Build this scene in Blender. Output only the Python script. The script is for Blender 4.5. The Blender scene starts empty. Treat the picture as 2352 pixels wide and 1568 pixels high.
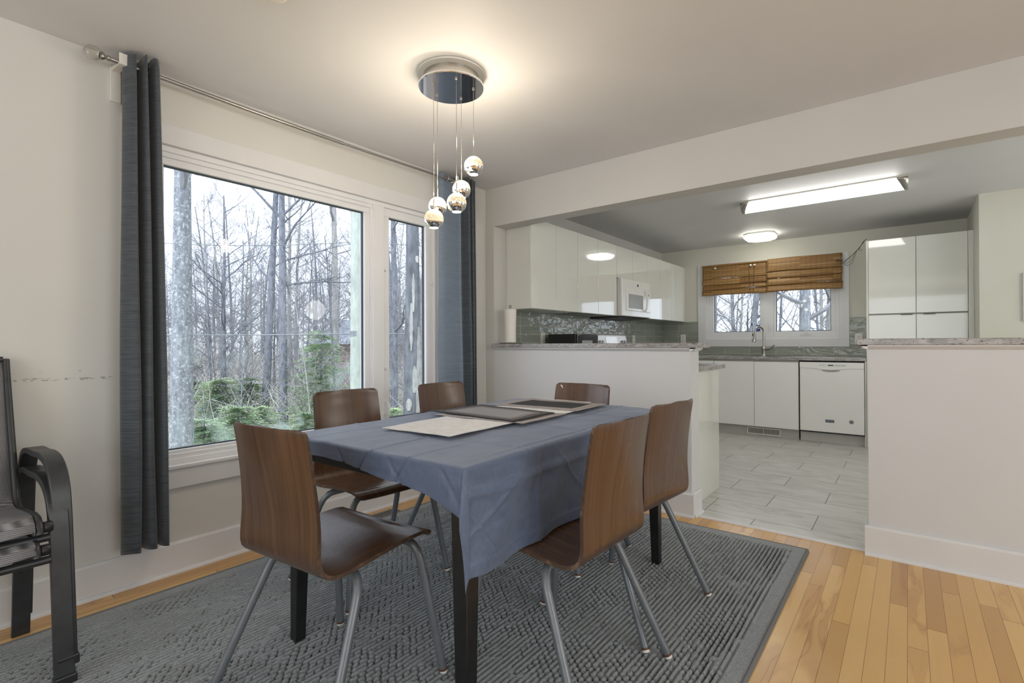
import bpy, math, random
import numpy as np
from mathutils import Vector, Matrix, noise as mnoise
PI = math.pi
sc = bpy.context.scene
COL = sc.collection
R = math.radians

# ------------------------------------------------------------------ camera
CAMH = 1.065
def cam_axes(yaw, pitch, roll):
    F = Vector((-math.sin(yaw)*math.cos(pitch), math.cos(yaw)*math.cos(pitch), math.sin(pitch)))
    r = Vector((math.cos(yaw), math.sin(yaw), 0)); u = r.cross(F)
    r2 = r*math.cos(roll)+u*math.sin(roll); u2 = -r*math.sin(roll)+u*math.cos(roll)
    return r2, u2, F
_r, _u, _f = cam_axes(R(38.0726), R(0.1926), R(-0.2089))
cd = bpy.data.cameras.new('camera'); cam = bpy.data.objects.new('camera', cd); COL.objects.link(cam)
cam.matrix_world = Matrix(((_r.x, _u.x, -_f.x, 0), (_r.y, _u.y, -_f.y, 0), (_r.z, _u.z, -_f.z, CAMH), (0, 0, 0, 1)))
cd.sensor_fit = 'HORIZONTAL'; cd.sensor_width = 36.0; cd.lens = 1161.7/2352*36.0
cd.clip_start = 0.05; cd.clip_end = 300
sc.camera = cam

# ------------------------------------------------------------------ world, lights, exposure
sc.view_settings.view_transform = 'Standard'; sc.view_settings.look = 'None'
sc.view_settings.gamma = 1.0; sc.view_settings.use_curve_mapping = False
sc.view_settings.exposure = 0.22
w = bpy.data.worlds.new('overcast'); sc.world = w; w.use_nodes = True
bg = w.node_tree.nodes['Background']
bg.inputs['Color'].default_value = (0.84, 0.90, 1.0, 1); bg.inputs['Strength'].default_value = 2.2

def area(name, loc, rot, sx, sy, power, col):
    l = bpy.data.lights.new(name, 'AREA'); l.shape = 'RECTANGLE'; l.size = sx; l.size_y = sy
    l.energy = power; l.color = col
    o = bpy.data.objects.new(name, l); o.location = loc; o.rotation_euler = rot; COL.objects.link(o); return o
# added fill lights behind and beside the camera, standing in for unbuilt windows
area('fill_front', (-0.6, -2.35, 1.35), (R(90), 0, 0), 3.2, 1.5, 36, (0.88, 0.95, 1.0))
area('fill_right', (3.25, 0.9, 1.3), (R(90), 0, R(90)), 2.6, 1.5, 46, (0.93, 0.97, 1.0))
area('fill_kitchen_side', (2.9, 4.6, 1.3), (R(90), 0, R(90)), 1.6, 1.3, 12, (0.97, 1.0, 0.94))  # added kitchen fill, no window behind it
def globe(name, loc, r, power, col):
    l = bpy.data.lights.new(name, 'POINT'); l.energy = power; l.color = col; l.shadow_soft_size = r
    o = bpy.data.objects.new(name, l); o.location = loc; COL.objects.link(o)
globe('fill_living_room', (1.3, -0.7, 1.55), 0.25, 13, (1.0, 0.90, 0.78))  # unseen fill added to brighten the room and ceiling
globe('fill_kitchen_point', (1.9, 4.4, 1.6), 0.15, 15, (1.0, 0.97, 0.90))  # unseen fill added to brighten the kitchen
sl = bpy.data.lights.new('overcast_sun', 'SUN'); sl.energy = 3.2; sl.angle = R(50); sl.color = (0.92, 0.96, 1.0)
so = bpy.data.objects.new('overcast_sun', sl); COL.objects.link(so)
so.rotation_euler = Vector((0.30, -0.50, 0.81)).to_track_quat('Z', 'Y').to_euler()

# ------------------------------------------------------------------ materials
class NT:
    def __init__(s, name):
        s.m = bpy.data.materials.new(name); s.m.use_nodes = True; s.t = s.m.node_tree
        s.b = s.t.nodes['Principled BSDF']; s.out = s.t.nodes['Material Output']
    def n(s, typ, **kw):
        nd = s.t.nodes.new(typ)
        for k, v in kw.items():
            if k in nd.inputs.keys(): nd.inputs[k].default_value = v
            else: setattr(nd, k, v)
        return nd
    def l(s, a, b): s.t.links.new(a, b)
    def coord(s, kind='Object'): return s.n('ShaderNodeTexCoord').outputs[kind]
    def pos(s): return s.n('ShaderNodeNewGeometry').outputs['Position']
    def mapping(s, src, scale=(1, 1, 1), rot=(0, 0, 0), loc=(0, 0, 0)):
        m = s.n('ShaderNodeMapping'); m.inputs['Scale'].default_value = scale; m.inputs['Rotation'].default_value = rot
        m.inputs['Location'].default_value = loc; s.l(src, m.inputs['Vector']); return m.outputs[0]
    def noise(s, vec, scale, detail=4, rough=0.5, dist=0):
        n = s.n('ShaderNodeTexNoise'); n.inputs['Scale'].default_value = scale; n.inputs['Detail'].default_value = detail
        n.inputs['Roughness'].default_value = rough; n.inputs['Distortion'].default_value = dist
        if vec is not None: s.l(vec, n.inputs['Vector'])
        return n.outputs['Fac']
    def ramp(s, fac, stops, interp='LINEAR'):
        r = s.n('ShaderNodeValToRGB'); e = r.color_ramp.elements; r.color_ramp.interpolation = interp
        while len(e) < len(stops): e.new(0.5)
        for i, (p, c) in enumerate(stops):
            e[i].position = p; e[i].color = (*c, 1) if len(c) == 3 else c
        s.l(fac, r.inputs[0]); return r.outputs[0]
    def math(s, op, a, b=None, c=None):
        m = s.n('ShaderNodeMath'); m.operation = op
        for i, v in enumerate((a, b, c)):
            if v is None: continue
            if isinstance(v, (int, float)): m.inputs[i].default_value = v
            else: s.l(v, m.inputs[i])
        return m.outputs[0]
    def mix(s, fac, a, b, typ='MIX'):
        m = s.n('ShaderNodeMix'); m.data_type = 'RGBA'; m.blend_type = typ
        for idx, v in ((0, fac), (6, a), (7, b)):
            if isinstance(v, (int, float)): m.inputs[idx].default_value = v
            elif isinstance(v, tuple): m.inputs[idx].default_value = (*v, 1) if len(v) == 3 else v
            else: s.l(v, m.inputs[idx])
        return m.outputs[2]
    def color(s, src):
        if isinstance(src, tuple): s.b.inputs['Base Color'].default_value = (*src, 1)
        else: s.l(src, s.b.inputs['Base Color'])
    def set(s, **kw):
        for k, v in kw.items():
            k = {'rough': 'Roughness', 'metal': 'Metallic', 'coat': 'Coat Weight', 'coatr': 'Coat Roughness', 'sheen': 'Sheen Weight', 'spec': 'Specular IOR Level'}.get(k, k)
            if isinstance(v, (int, float)): s.b.inputs[k].default_value = v
            else: s.l(v, s.b.inputs[k])
    def bump(s, h, strength=0.3, dist=0.002):
        b = s.n('ShaderNodeBump'); b.inputs['Strength'].default_value = strength; b.inputs['Distance'].default_value = dist
        s.l(h, b.inputs['Height']); s.l(b.outputs[0], s.b.inputs['Normal'])
    def sep(s, v):
        x = s.n('ShaderNodeSeparateXYZ'); s.l(v, x.inputs[0]); return x.outputs
    def comb(s, x, y, z):
        c = s.n('ShaderNodeCombineXYZ')
        for i, v in enumerate((x, y, z)):
            if isinstance(v, (int, float)): c.inputs[i].default_value = v
            else: s.l(v, c.inputs[i])
        return c.outputs[0]
    def white(s, vec):
        w_ = s.n('ShaderNodeTexWhiteNoise'); w_.noise_dimensions = '3D'; s.l(vec, w_.inputs['Vector']); return w_.outputs

def plain(name, col, rough=0.5, metal=0.0, var=0.06, scale=6.0, bump=0.0, bscale=200.0, coat=0.0, **kw):
    m = NT(name); p = m.pos()
    f = m.noise(p, scale, 3)
    lo = tuple(c*(1-var) for c in col); hi = tuple(min(1, c*(1+var)) for c in col)
    m.color(m.ramp(f, [(0.3, lo), (0.7, hi)])); m.set(rough=rough, metal=metal, coat=coat, **kw)
    if bump: m.bump(m.noise(p, bscale, 2), bump, 0.001)
    return m.m
def emit(name, col, strength):
    m = NT(name); m.color(col); m.b.inputs['Emission Color'].default_value = (*col, 1); m.b.inputs['Emission Strength'].default_value = strength
    return m.m

M = {}
def wall_mat(name, col, marks=False):
    m = NT(name); p = m.pos(); f = m.noise(p, 1.3, 4)
    base = m.ramp(f, [(0.3, tuple(c*0.97 for c in col)), (0.7, tuple(min(1, c*1.03) for c in col))])
    if marks:   # scuff marks left by chairs on the plaster
        x, y, z = m.sep(p)
        band = m.math('LESS_THAN', m.math('ABSOLUTE', m.math('SUBTRACT', z, m.math('ADD', 0.912, m.math('MULTIPLY', m.noise(p, 2.2, 2), 0.03)))), 0.006)
        band2 = m.math('LESS_THAN', m.math('ABSOLUTE', m.math('SUBTRACT', z, 0.956)), 0.003)
        ny = m.math('LESS_THAN', y, 0.66)
        n1 = m.math('GREATER_THAN', m.noise(m.mapping(p, (1, 60, 160)), 1.0, 4, 0.7), 0.55)
        n2 = m.math('GREATER_THAN', m.noise(m.mapping(p, (1, 30, 90)), 1.0, 4, 0.7), 0.60)
        k = m.math('MULTIPLY', ny, m.math('MAXIMUM', m.math('MULTIPLY', band, n1), m.math('MULTIPLY', band2, n2)))
        base = m.mix(m.math('MULTIPLY', k, 0.6), base, (0.12, 0.11, 0.10))
    m.color(base); m.set(rough=0.55, spec=0.3); m.bump(m.noise(p, 90, 3), 0.08, 0.002); return m.m
M['wall'] = wall_mat('wall_paint', (0.61, 0.60, 0.575))
M['wall_l'] = wall_mat('wall_paint_marked', (0.655, 0.65, 0.62), True)
M['kwall'] = wall_mat('kitchen_wall_paint', (0.66, 0.65, 0.57))
M['half'] = wall_mat('half_wall_paint', (0.655, 0.66, 0.67))
M['ceiling'] = wall_mat('ceiling_paint', (0.715, 0.715, 0.72))
M['trim'] = plain('trim_white', (0.71, 0.71, 0.72), 0.35, var=0.02)
M['vinyl'] = plain('window_vinyl', (0.77, 0.78, 0.80), 0.3, var=0.02)
M['gasket'] = plain('window_gasket', (0.03, 0.04, 0.05), 0.5)
M['gloss'] = plain('cabinet_gloss_white', (0.78, 0.79, 0.74), 0.06, var=0.01, coat=0.5)
M['gloss2'] = plain('cabinet_panel_white', (0.70, 0.70, 0.65), 0.18, var=0.01)
M['matt'] = plain('cabinet_door_white', (0.86, 0.86, 0.86), 0.3, var=0.01)
M['carcass'] = plain('cabinet_carcass', (0.45, 0.45, 0.42), 0.6)
M['appl'] = plain('appliance_white', (0.85, 0.85, 0.83), 0.22, var=0.01, coat=0.3)
M['applgrey'] = plain('appliance_grey', (0.33, 0.34, 0.33), 0.4)
M['dark'] = plain('dark_plastic', (0.02, 0.02, 0.022), 0.4)
M['blackgloss'] = plain('black_gloss', (0.012, 0.012, 0.015), 0.08)
M['chrome'] = plain('chrome', (0.85, 0.85, 0.86), 0.04, 1.0, var=0.01)
M['canopy'] = plain('mirror_steel', (0.62, 0.63, 0.66), 0.07, 1.0, var=0.05, scale=14)
M['brushed'] = plain('brushed_nickel', (0.50, 0.48, 0.44), 0.28, 1.0)
M['steel'] = plain('grey_painted_steel', (0.165, 0.185, 0.205), 0.34, 0.25, var=0.08, scale=30)
M['rod'] = plain('rod_metal', (0.42, 0.40, 0.37), 0.3, 0.9)
M['blackmetal'] = plain('black_metal', (0.035, 0.037, 0.04), 0.38, 0.1, var=0.2, scale=20)
M['blackwood'] = plain('black_brown_stain', (0.012, 0.012, 0.013), 0.3, var=0.3, scale=25)
M['white_plastic'] = plain('white_plastic', (0.78, 0.76, 0.70), 0.35, var=0.02)
M['paper'] = plain('paper_towel', (0.80, 0.77, 0.73), 0.9, var=0.02, bump=0.3, bscale=400)
M['red'] = plain('cap_brown', (0.12, 0.05, 0.03), 0.5)
M['cord'] = plain('dark_string', (0.06, 0.04, 0.03), 0.8)
M['blue'] = plain('sticker_blue', (0.02, 0.06, 0.35), 0.4)
M['navy'] = plain('badge_navy', (0.02, 0.03, 0.10), 0.3)
M['grout'] = plain('threshold_grey', (0.50, 0.49, 0.46), 0.6)

def wood_floor():
    m = NT('birch_strip_floor'); p = m.pos(); x, y, z = m.sep(p)
    W = 0.0571
    xi = m.math('FLOOR', m.math('DIVIDE', m.math('ADD', x, 0.0072), W))
    rnd = m.white(m.comb(xi, 3.1, 0))[0]
    yy = m.math('DIVIDE', m.math('ADD', y, m.math('MULTIPLY', rnd, 7.3)), m.math('ADD', 1.1, m.math('MULTIPLY', m.white(m.comb(xi, 9.7, 1))[0], 0.6)))
    yi = m.math('FLOOR', yy)
    cell = m.white(m.comb(xi, yi, 5.0)); r = cell[0]
    base = m.ramp(r, [(0.0, (0.58, 0.33, 0.12)), (0.12, (0.67, 0.395, 0.14)), (0.5, (0.75, 0.46, 0.165)), (1.0, (0.82, 0.53, 0.205))])
    off = m.comb(m.math('MULTIPLY', r, 40), m.math('MULTIPLY', m.white(m.comb(yi, xi, 2.0))[0], 30), 0)
    va = m.n('ShaderNodeVectorMath'); va.operation = 'ADD'; m.l(p, va.inputs[0]); m.l(off, va.inputs[1])
    g = m.noise(m.mapping(va.outputs[0], (11, 1.6, 1)), 1.0, 2, 0.5, 1.4)
    heart = m.math('MULTIPLY', m.ramp(g, [(0.46, (0, 0, 0)), (0.585, (0.55, 0.55, 0.55)), (0.60, (1, 1, 1)), (0.62, (0.5, 0.5, 0.5)), (0.8, (0.75, 0.75, 0.75))]), m.ramp(m.white(m.comb(yi, xi, 7.0))[0], [(0.35, (0.05, 0.05, 0.05)), (0.75, (1, 1, 1))]))
    c1 = m.mix(m.math('MULTIPLY', heart, 0.72), base, (0.42, 0.19, 0.075))
    g2 = m.noise(m.mapping(va.outputs[0], (130, 5, 1)), 1.0, 3, 0.6, 0.5)
    c2 = m.mix(m.math('MULTIPLY', g2, 0.14), c1, (0.40, 0.20, 0.08))
    fx = m.math('FRACT', m.math('DIVIDE', m.math('ADD', x, 0.0072), W))
    gx = m.math('LESS_THAN', m.math('MINIMUM', fx, m.math('SUBTRACT', 1.0, fx)), 0.013)
    fy = m.math('FRACT', yy); gy = m.math('LESS_THAN', fy, 0.002)
    gap = m.math('MAXIMUM', gx, gy)
    m.color(m.mix(m.math('MULTIPLY', gap, 0.75), c2, (0.10, 0.045, 0.02)))
    m.set(rough=m.math('ADD', 0.13, m.math('MULTIPLY', m.noise(p, 9, 3), 0.18)), spec=0.5)
    h = m.math('SUBTRACT', m.math('MULTIPLY', m.noise(m.mapping(va.outputs[0], (9, 1.5, 1)), 1, 2), 0.35), gap)
    m.bump(h, 0.25, 0.0012); return m.m
M['wood_floor'] = wood_floor()

def tile_floor():
    m = NT('grey_stone_floor_tile'); p = m.pos(); x, y, z = m.sep(p)
    v = m.math('DIVIDE', m.math('SUBTRACT', y, 3.298), 0.3005); vi = m.math('FLOOR', v)
    odd = m.math('FRACT', m.math('MULTIPLY', m.math('ADD', vi, 1.0), 0.5))
    u = m.math('DIVIDE', m.math('ADD', m.math('ADD', x, 0.732), m.math('MULTIPLY', odd, 0.59)), 0.59); u = m.math('SUBTRACT', u, m.math('MULTIPLY', odd, 0.0))
    ui = m.math('FLOOR', u); r = m.white(m.comb(ui, vi, 1.0))[0]
    fx = m.math('FRACT', u); fy = m.math('FRACT', v)
    gx = m.math('LESS_THAN', m.math('MINIMUM', fx, m.math('SUBTRACT', 1, fx)), 0.0038)
    gy = m.math('LESS_THAN', m.math('MINIMUM', fy, m.math('SUBTRACT', 1, fy)), 0.0055)
    gap = m.math('MAXIMUM', gx, gy)
    off = m.comb(m.math('MULTIPLY', r, 20), m.math('MULTIPLY', r, 33), 0)
    va = m.n('ShaderNodeVectorMath'); va.operation = 'ADD'; m.l(p, va.inputs[0]); m.l(off, va.inputs[1])
    n1 = m.noise(m.mapping(va.outputs[0], (3, 9, 1)), 1, 6, 0.65, 1.5)
    c = m.ramp(n1, [(0.3, (0.44, 0.43, 0.39)), (0.5, (0.60, 0.595, 0.56)), (0.72, (0.70, 0.70, 0.67))])
    c = m.mix(m.math('MULTIPLY', r, 0.25), c, (0.42, 0.405, 0.365))
    m.color(m.mix(gap, c, (0.06, 0.055, 0.05))); m.set(rough=0.30)
    m.bump(m.math('SUBTRACT', m.math('MULTIPLY', n1, 0.2), gap), 0.3, 0.0015); return m.m
M['tile_floor'] = tile_floor()

def backsplash(axis):
    m = NT('sage_glass_tile_' + ('left' if axis == 'y' else 'back')); p = m.pos(); x, y, z = m.sep(p)
    s = m.math('SUBTRACT', y, 3.566) if axis == 'y' else m.math('ADD', x, 2.165)
    u = m.math('DIVIDE', s, 0.298); v = m.math('DIVIDE', m.math('SUBTRACT', z, 0.922), 0.0745)
    ui = m.math('FLOOR', u); vi = m.math('FLOOR', v); r = m.white(m.comb(ui, vi, 4.0))[0]
    fx = m.math('FRACT', u); fy = m.math('FRACT', v)
    gx = m.math('LESS_THAN', m.math('MINIMUM', fx, m.math('SUBTRACT', 1, fx)), 0.011)
    gy = m.math('LESS_THAN', m.math('MINIMUM', fy, m.math('SUBTRACT', 1, fy)), 0.038)
    gap = m.math('MAXIMUM', gx, gy)
    c = m.ramp(r, [(0, (0.27, 0.295, 0.255)), (1, (0.325, 0.35, 0.305))])
    m.color(m.mix(gap, c, (0.52, 0.52, 0.45)))
    m.set(rough=m.math('ADD', 0.06, m.math('MULTIPLY', gap, 0.5)))
    off = m.comb(m.math('MULTIPLY', r, 9), m.math('MULTIPLY', r, 17), m.math('MULTIPLY', r, 5))
    va = m.n('ShaderNodeVectorMath'); va.operation = 'ADD'; m.l(p, va.inputs[0]); m.l(off, va.inputs[1])
    sc_ = (1, 5, 11) if axis == 'y' else (5, 1, 11)
    w_ = m.noise(m.mapping(va.outputs[0], sc_, (0.5, 0, 0) if axis == 'y' else (0, 0.5, 0)), 1.0, 2, 0.4, 1.2)
    m.bump(m.math('SUBTRACT', m.math('MULTIPLY', w_, 3.2), gap), 0.8, 0.005); return m.m
M['bs_y'] = backsplash('y'); M['bs_x'] = backsplash('x')

def granite():
    m = NT('speckled_granite'); p = m.pos()
    n1 = m.noise(m.mapping(p, (1, 2.2, 3), (0, 0, 0.6)), 9, 6, 0.7, 1.0)
    c = m.ramp(n1, [(0.3, (0.19, 0.18, 0.175)), (0.5, (0.35, 0.335, 0.325)), (0.7, (0.53, 0.51, 0.495))])
    v = m.noise(m.mapping(p, (1, 1, 2.0), (0, 0.5, 0)), 70, 3, 0.6)
    sp = m.ramp(v, [(0.615, (0, 0, 0)), (0.64, (1, 1, 1))])
    m.color(m.mix(sp, c, (0.02, 0.018, 0.02))); m.set(rough=0.22); return m.m
M['granite'] = granite()

def veneer():
    m = NT('walnut_veneer'); uv = m.coord('UV')
    oi = m.n('ShaderNodeObjectInfo').outputs['Random']
    off = m.comb(m.math('MULTIPLY', oi, 13), m.math('MULTIPLY', oi, 7), 0)
    va = m.n('ShaderNodeVectorMath'); va.operation = 'ADD'; m.l(uv, va.inputs[0]); m.l(off, va.inputs[1])
    g = m.noise(m.mapping(va.outputs[0], (34, 0.9, 1)), 1, 5, 0.65, 0.25)
    f = m.noise(m.mapping(va.outputs[0], (260, 5, 1)), 1, 4, 0.7, 0.1)
    c = m.ramp(g, [(0.25, (0.060, 0.031, 0.019)), (0.5, (0.100, 0.053, 0.030)), (0.75, (0.145, 0.078, 0.044))])
    c = m.mix(m.math('MULTIPLY', m.ramp(f, [(0.42, (0, 0, 0)), (0.75, (1, 1, 1))]), 0.40), c, (0.055, 0.026, 0.014))
    m.color(c); m.set(rough=0.27, spec=0.5, coat=0.22, coatr=0.2); m.bump(f, 0.10, 0.0006); return m.m
M['veneer'] = veneer()
def plyedge():
    m = NT('ply_edge'); p = m.coord('Object')
    n_ = m.noise(p, 35, 3, 0.6)
    m.color(m.ramp(n_, [(0.5, (0.070, 0.042, 0.028)), (0.78, (0.20, 0.12, 0.07))])); m.set(rough=0.5); return m.m
M['plyedge'] = plyedge()

def cloth_mat():
    m = NT('blue_grey_tablecloth'); p = m.coord('Object')
    f = m.noise(m.mapping(p, (8, 380, 30)), 1, 3, 0.7); f2 = m.noise(m.mapping(p, (380, 8, 30)), 1, 3, 0.7)
    k = m.math('ADD', m.math('MULTIPLY', f, 0.5), m.math('MULTIPLY', f2, 0.5))
    m.color(m.ramp(k, [(0.35, (0.092, 0.132, 0.225)), (0.65, (0.155, 0.205, 0.325))]))
    m.set(rough=0.55, sheen=0.25); m.bump(k, 0.12, 0.0008)
    tr = m.n('ShaderNodeBsdfTranslucent'); tr.inputs[0].default_value = (0.12, 0.15, 0.26, 1)
    mx = m.n('ShaderNodeMixShader'); mx.inputs[0].default_value = 0.16
    m.l(m.b.outputs[0], mx.inputs[1]); m.l(tr.outputs[0], mx.inputs[2]); m.l(mx.outputs[0], m.out.inputs[0]); return m.m
M['cloth'] = cloth_mat()

def curtain_mat(name, dark, light, trans):
    m = NT(name); p = m.pos(); x, y, z = m.sep(p)
    s = m.noise(m.mapping(p, (1.2, 1.2, 330)), 1, 3, 0.6); h = m.noise(m.mapping(p, (9, 9, 90)), 1, 3, 0.7)
    k = m.math('ADD', m.math('MULTIPLY', s, 0.6), m.math('MULTIPLY', h, 0.4))
    m.color(m.ramp(k, [(0.38, dark), (0.62, light)])); m.set(rough=0.6, sheen=0.3); m.bump(k, 0.35, 0.001)
    tr = m.n('ShaderNodeBsdfTranslucent'); tr.inputs[0].default_value = (*light, 1)
    mx = m.n('ShaderNodeMixShader'); mx.inputs[0].default_value = trans
    m.l(m.b.outputs[0], mx.inputs[1]); m.l(tr.outputs[0], mx.inputs[2]); m.l(mx.outputs[0], m.out.inputs[0]); return m.m
M['curtain'] = curtain_mat('charcoal_ribbed_curtain', (0.027, 0.034, 0.044), (0.080, 0.095, 0.113), 0.05)
M['curtain_lit'] = curtain_mat('curtain_window_lit', (0.17, 0.225, 0.30), (0.235, 0.295, 0.38), 0.10)  # lighter blue-grey curtain copy, window light put into its colour

def rug_mat():
    m = NT('charcoal_wool_rug'); p = m.pos()
    n_ = m.noise(p, 420, 3, 0.7); b = m.noise(p, 150, 4, 0.7); a = m.noise(p, 40, 3)
    c = m.ramp(n_, [(0.3, (0.15, 0.168, 0.180)), (0.52, (0.37, 0.405, 0.425)), (0.75, (0.76, 0.80, 0.83))])
    x, y, z = m.sep(p)
    back = m.ramp(m.math('MULTIPLY', z, 50), [(0.16, (1, 1, 1)), (0.36, (0, 0, 0))])   # groove shade painted into the colour, darker at lower height
    m.color(m.mix(back, m.mix(m.math('MULTIPLY', a, 0.2), c, (0.12, 0.125, 0.13)), (0.018, 0.020, 0.022))); m.set(rough=0.95, sheen=0.2)  # back is the painted groove shade
    m.bump(m.math('ADD', n_, b), 0.8, 0.005); return m.m
M['rug'] = rug_mat()
M['rugedge'] = plain('rug_binding', (0.17, 0.17, 0.17), 0.9, bump=0.5, bscale=500)

def sling():
    m = NT('grey_sling_mesh'); p = m.coord('Object')
    w1 = m.n('ShaderNodeTexWave'); w1.bands_direction = 'Y'; w1.inputs['Scale'].default_value = 130; m.l(p, w1.inputs['Vector'])
    x, y, z = m.sep(p)
    g = m.math('SINE', m.math('MULTIPLY', m.math('ADD', m.math('MULTIPLY', x, 0.45), z), 2000))
    k = m.math('MULTIPLY', m.math('ADD', w1.outputs['Fac'], m.math('MULTIPLY', m.math('ADD', g, 1), 0.5)), 0.5)
    m.color(m.ramp(k, [(0.30, (0.05, 0.05, 0.055)), (0.62, (0.33, 0.33, 0.35))])); m.set(rough=0.6); m.bump(k, 0.4, 0.001); return m.m
M['sling'] = sling()

def bamboo():
    m = NT('bamboo_slats'); p = m.pos(); x, y, z = m.sep(p)
    zi = m.math('FLOOR', m.math('DIVIDE', z, 0.0065)); fz = m.math('FRACT', m.math('DIVIDE', z, 0.0065))
    r = m.white(m.comb(zi, m.math('FLOOR', m.math('MULTIPLY', x, 3)), 0))[0]
    g = m.noise(m.mapping(p, (14, 1, 120)), 1, 3)
    c = m.ramp(m.math('ADD', m.math('MULTIPLY', r, 0.6), m.math('MULTIPLY', g, 0.4)), [(0.2, (0.20, 0.095, 0.028)), (0.5, (0.36, 0.20, 0.065)), (0.8, (0.50, 0.31, 0.12))])
    gap = m.math('LESS_THAN', fz, 0.16)
    fx = m.math('FRACT', m.math('DIVIDE', x, 0.052)); th = m.math('LESS_THAN', fx, 0.05)
    k = m.math('MAXIMUM', m.math('MULTIPLY', gap, 0.75), m.math('MULTIPLY', th, 0.8))
    m.color(m.mix(k, c, (0.07, 0.035, 0.012))); m.set(rough=0.5)
    m.bump(m.math('SUBTRACT', 1, gap), 0.5, 0.002)
    tr = m.n('ShaderNodeBsdfTranslucent'); tr.inputs[0].default_value = (0.5, 0.28, 0.08, 1)
    mx = m.n('ShaderNodeMixShader'); mx.inputs[0].default_value = 0.15
    m.l(m.b.outputs[0], mx.inputs[1]); m.l(tr.outputs[0], mx.inputs[2]); m.l(mx.outputs[0], m.out.inputs[0]); return m.m
M['bamboo'] = bamboo()

def pane(name, haze):
    m = NT(name); p = m.pos()
    t = m.n('ShaderNodeBsdfTransparent'); t.inputs[0].default_value = (0.96, 0.98, 1, 1)
    g = m.n('ShaderNodeBsdfGlossy'); g.inputs['Roughness'].default_value = 0.0
    fr = m.n('ShaderNodeFresnel'); fr.inputs['IOR'].default_value = 1.45
    mx = m.n('ShaderNodeMixShader'); m.l(m.math('MULTIPLY', fr.outputs[0], 0.22), mx.inputs[0]); m.l(t.outputs[0], mx.inputs[1]); m.l(g.outputs[0], mx.inputs[2])
    last = mx.outputs[0]
    if haze:   # condensation clouding the lower panes of the failed double glazing
        x, y, z = m.sep(p)
        n_ = m.noise(p, 4.0, 3, 0.5, 0.6)
        low = m.ramp(m.math('DIVIDE', z, 1.4), [(0.42, (1, 1, 1)), (0.86, (0, 0, 0))])
        f = m.math('MULTIPLY', m.ramp(n_, [(0.52, (0, 0, 0)), (0.68, (1, 1, 1))]), m.math('MULTIPLY', low, 0.24))
        d = m.n('ShaderNodeBsdfTranslucent'); d.inputs[0].default_value = (0.55, 0.66, 0.62, 1)
        m2 = m.n('ShaderNodeMixShader'); m.l(f, m2.inputs[0]); m.l(last, m2.inputs[1]); m.l(d.outputs[0], m2.inputs[2]); last = m2.outputs[0]
    m.l(last, m.out.inputs[0]); return m.m
M['pane'] = pane('window_glass', False); M['pane_hazy'] = pane('window_glass_clouded', True)
def clear_plastic():
    m = NT('clear_acrylic'); t = m.n('ShaderNodeBsdfTransparent'); t.inputs[0].default_value = (0.93, 0.92, 0.88, 1)
    g = m.n('ShaderNodeBsdfGlossy'); g.inputs['Roughness'].default_value = 0.08; lw = m.n('ShaderNodeLayerWeight'); lw.inputs[0].default_value = 0.45
    mx = m.n('ShaderNodeMixShader'); m.l(lw.outputs['Facing'], mx.inputs[0]); m.l(t.outputs[0], mx.inputs[1]); m.l(g.outputs[0], mx.inputs[2]); m.l(mx.outputs[0], m.out.inputs[0]); return m.m
M['acrylic'] = clear_plastic()
def crackle():
    m = NT('crackled_glass_glow'); p = m.coord('Object')
    v = m.n('ShaderNodeTexVoronoi'); v.feature = 'DISTANCE_TO_EDGE'; v.inputs['Scale'].default_value = 190; m.l(p, v.inputs['Vector'])
    c = m.ramp(v.outputs[0], [(0.0, (1.0, 0.85, 0.55)), (0.06, (0.9, 0.70, 0.42)), (0.12, (0.30, 0.21, 0.12)), (0.5, (0.16, 0.11, 0.06))])
    m.color((0.45, 0.40, 0.32)); m.l(c, m.b.inputs['Emission Color']); m.b.inputs['Emission Strength'].default_value = 1.0
    m.set(rough=0.15); m.bump(v.outputs[0], 0.8, 0.002); return m.m
M['crackle'] = crackle()
M['lens'] = emit('lamp_lens', (1.0, 0.90, 0.74), 14.0)
M['tube_glow'] = emit('tube_diffuser', (1.0, 0.985, 0.94), 8.5)
M['flush_glow'] = emit('flush_diffuser', (1.0, 0.97, 0.86), 9.0)

def border_mat(name, W, H, rings, centre, weave=300):
    """placemat: rings = [(distance from the edge, colour)...] from outside in"""
    m = NT(name); uv = m.coord('UV'); u, v, _ = m.sep(uv)
    du = m.math('MULTIPLY', m.math('MINIMUM', u, m.math('SUBTRACT', 1, u)), W)
    dv = m.math('MULTIPLY', m.math('MINIMUM', v, m.math('SUBTRACT', 1, v)), H)
    d = m.math('MINIMUM', du, dv)
    stops = [(0.0, rings[0][1])]
    acc = rings[0][0]
    for wd, c in rings[1:]: stops.append((acc, c)); acc += wd
    stops.append((acc, centre))
    col = m.ramp(d, [(s_[0]*1.0, s_[1]) for s_ in stops], 'CONSTANT')
    n_ = m.noise(m.mapping(uv, (weave*W, weave*H, 1)), 1, 2, 0.7)
    m.color(m.mix(0.25, col, m.ramp(n_, [(0.35, (0.02, 0.02, 0.02)), (0.65, (0.5, 0.5, 0.5))]), 'OVERLAY')); m.set(rough=0.8); m.bump(n_, 0.3, 0.001); return m.m
CREAM = (0.70, 0.70, 0.70); TAUPE = (0.40, 0.36, 0.35); BLK = (0.025, 0.027, 0.03); GREY = (0.33, 0.33, 0.345)
M['mat_cream'] = plain('cream_cotton', CREAM, 0.9, var=0.08, scale=40, bump=0.5, bscale=350)
M['mat_stripe'] = border_mat('striped_mat', 0.45, 0.33, [(0.025, BLK), (0.006, TAUPE), (0.014, BLK), (0.006, TAUPE), (0.004, BLK), (0.004, TAUPE), (0.004, BLK)], GREY)
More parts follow.
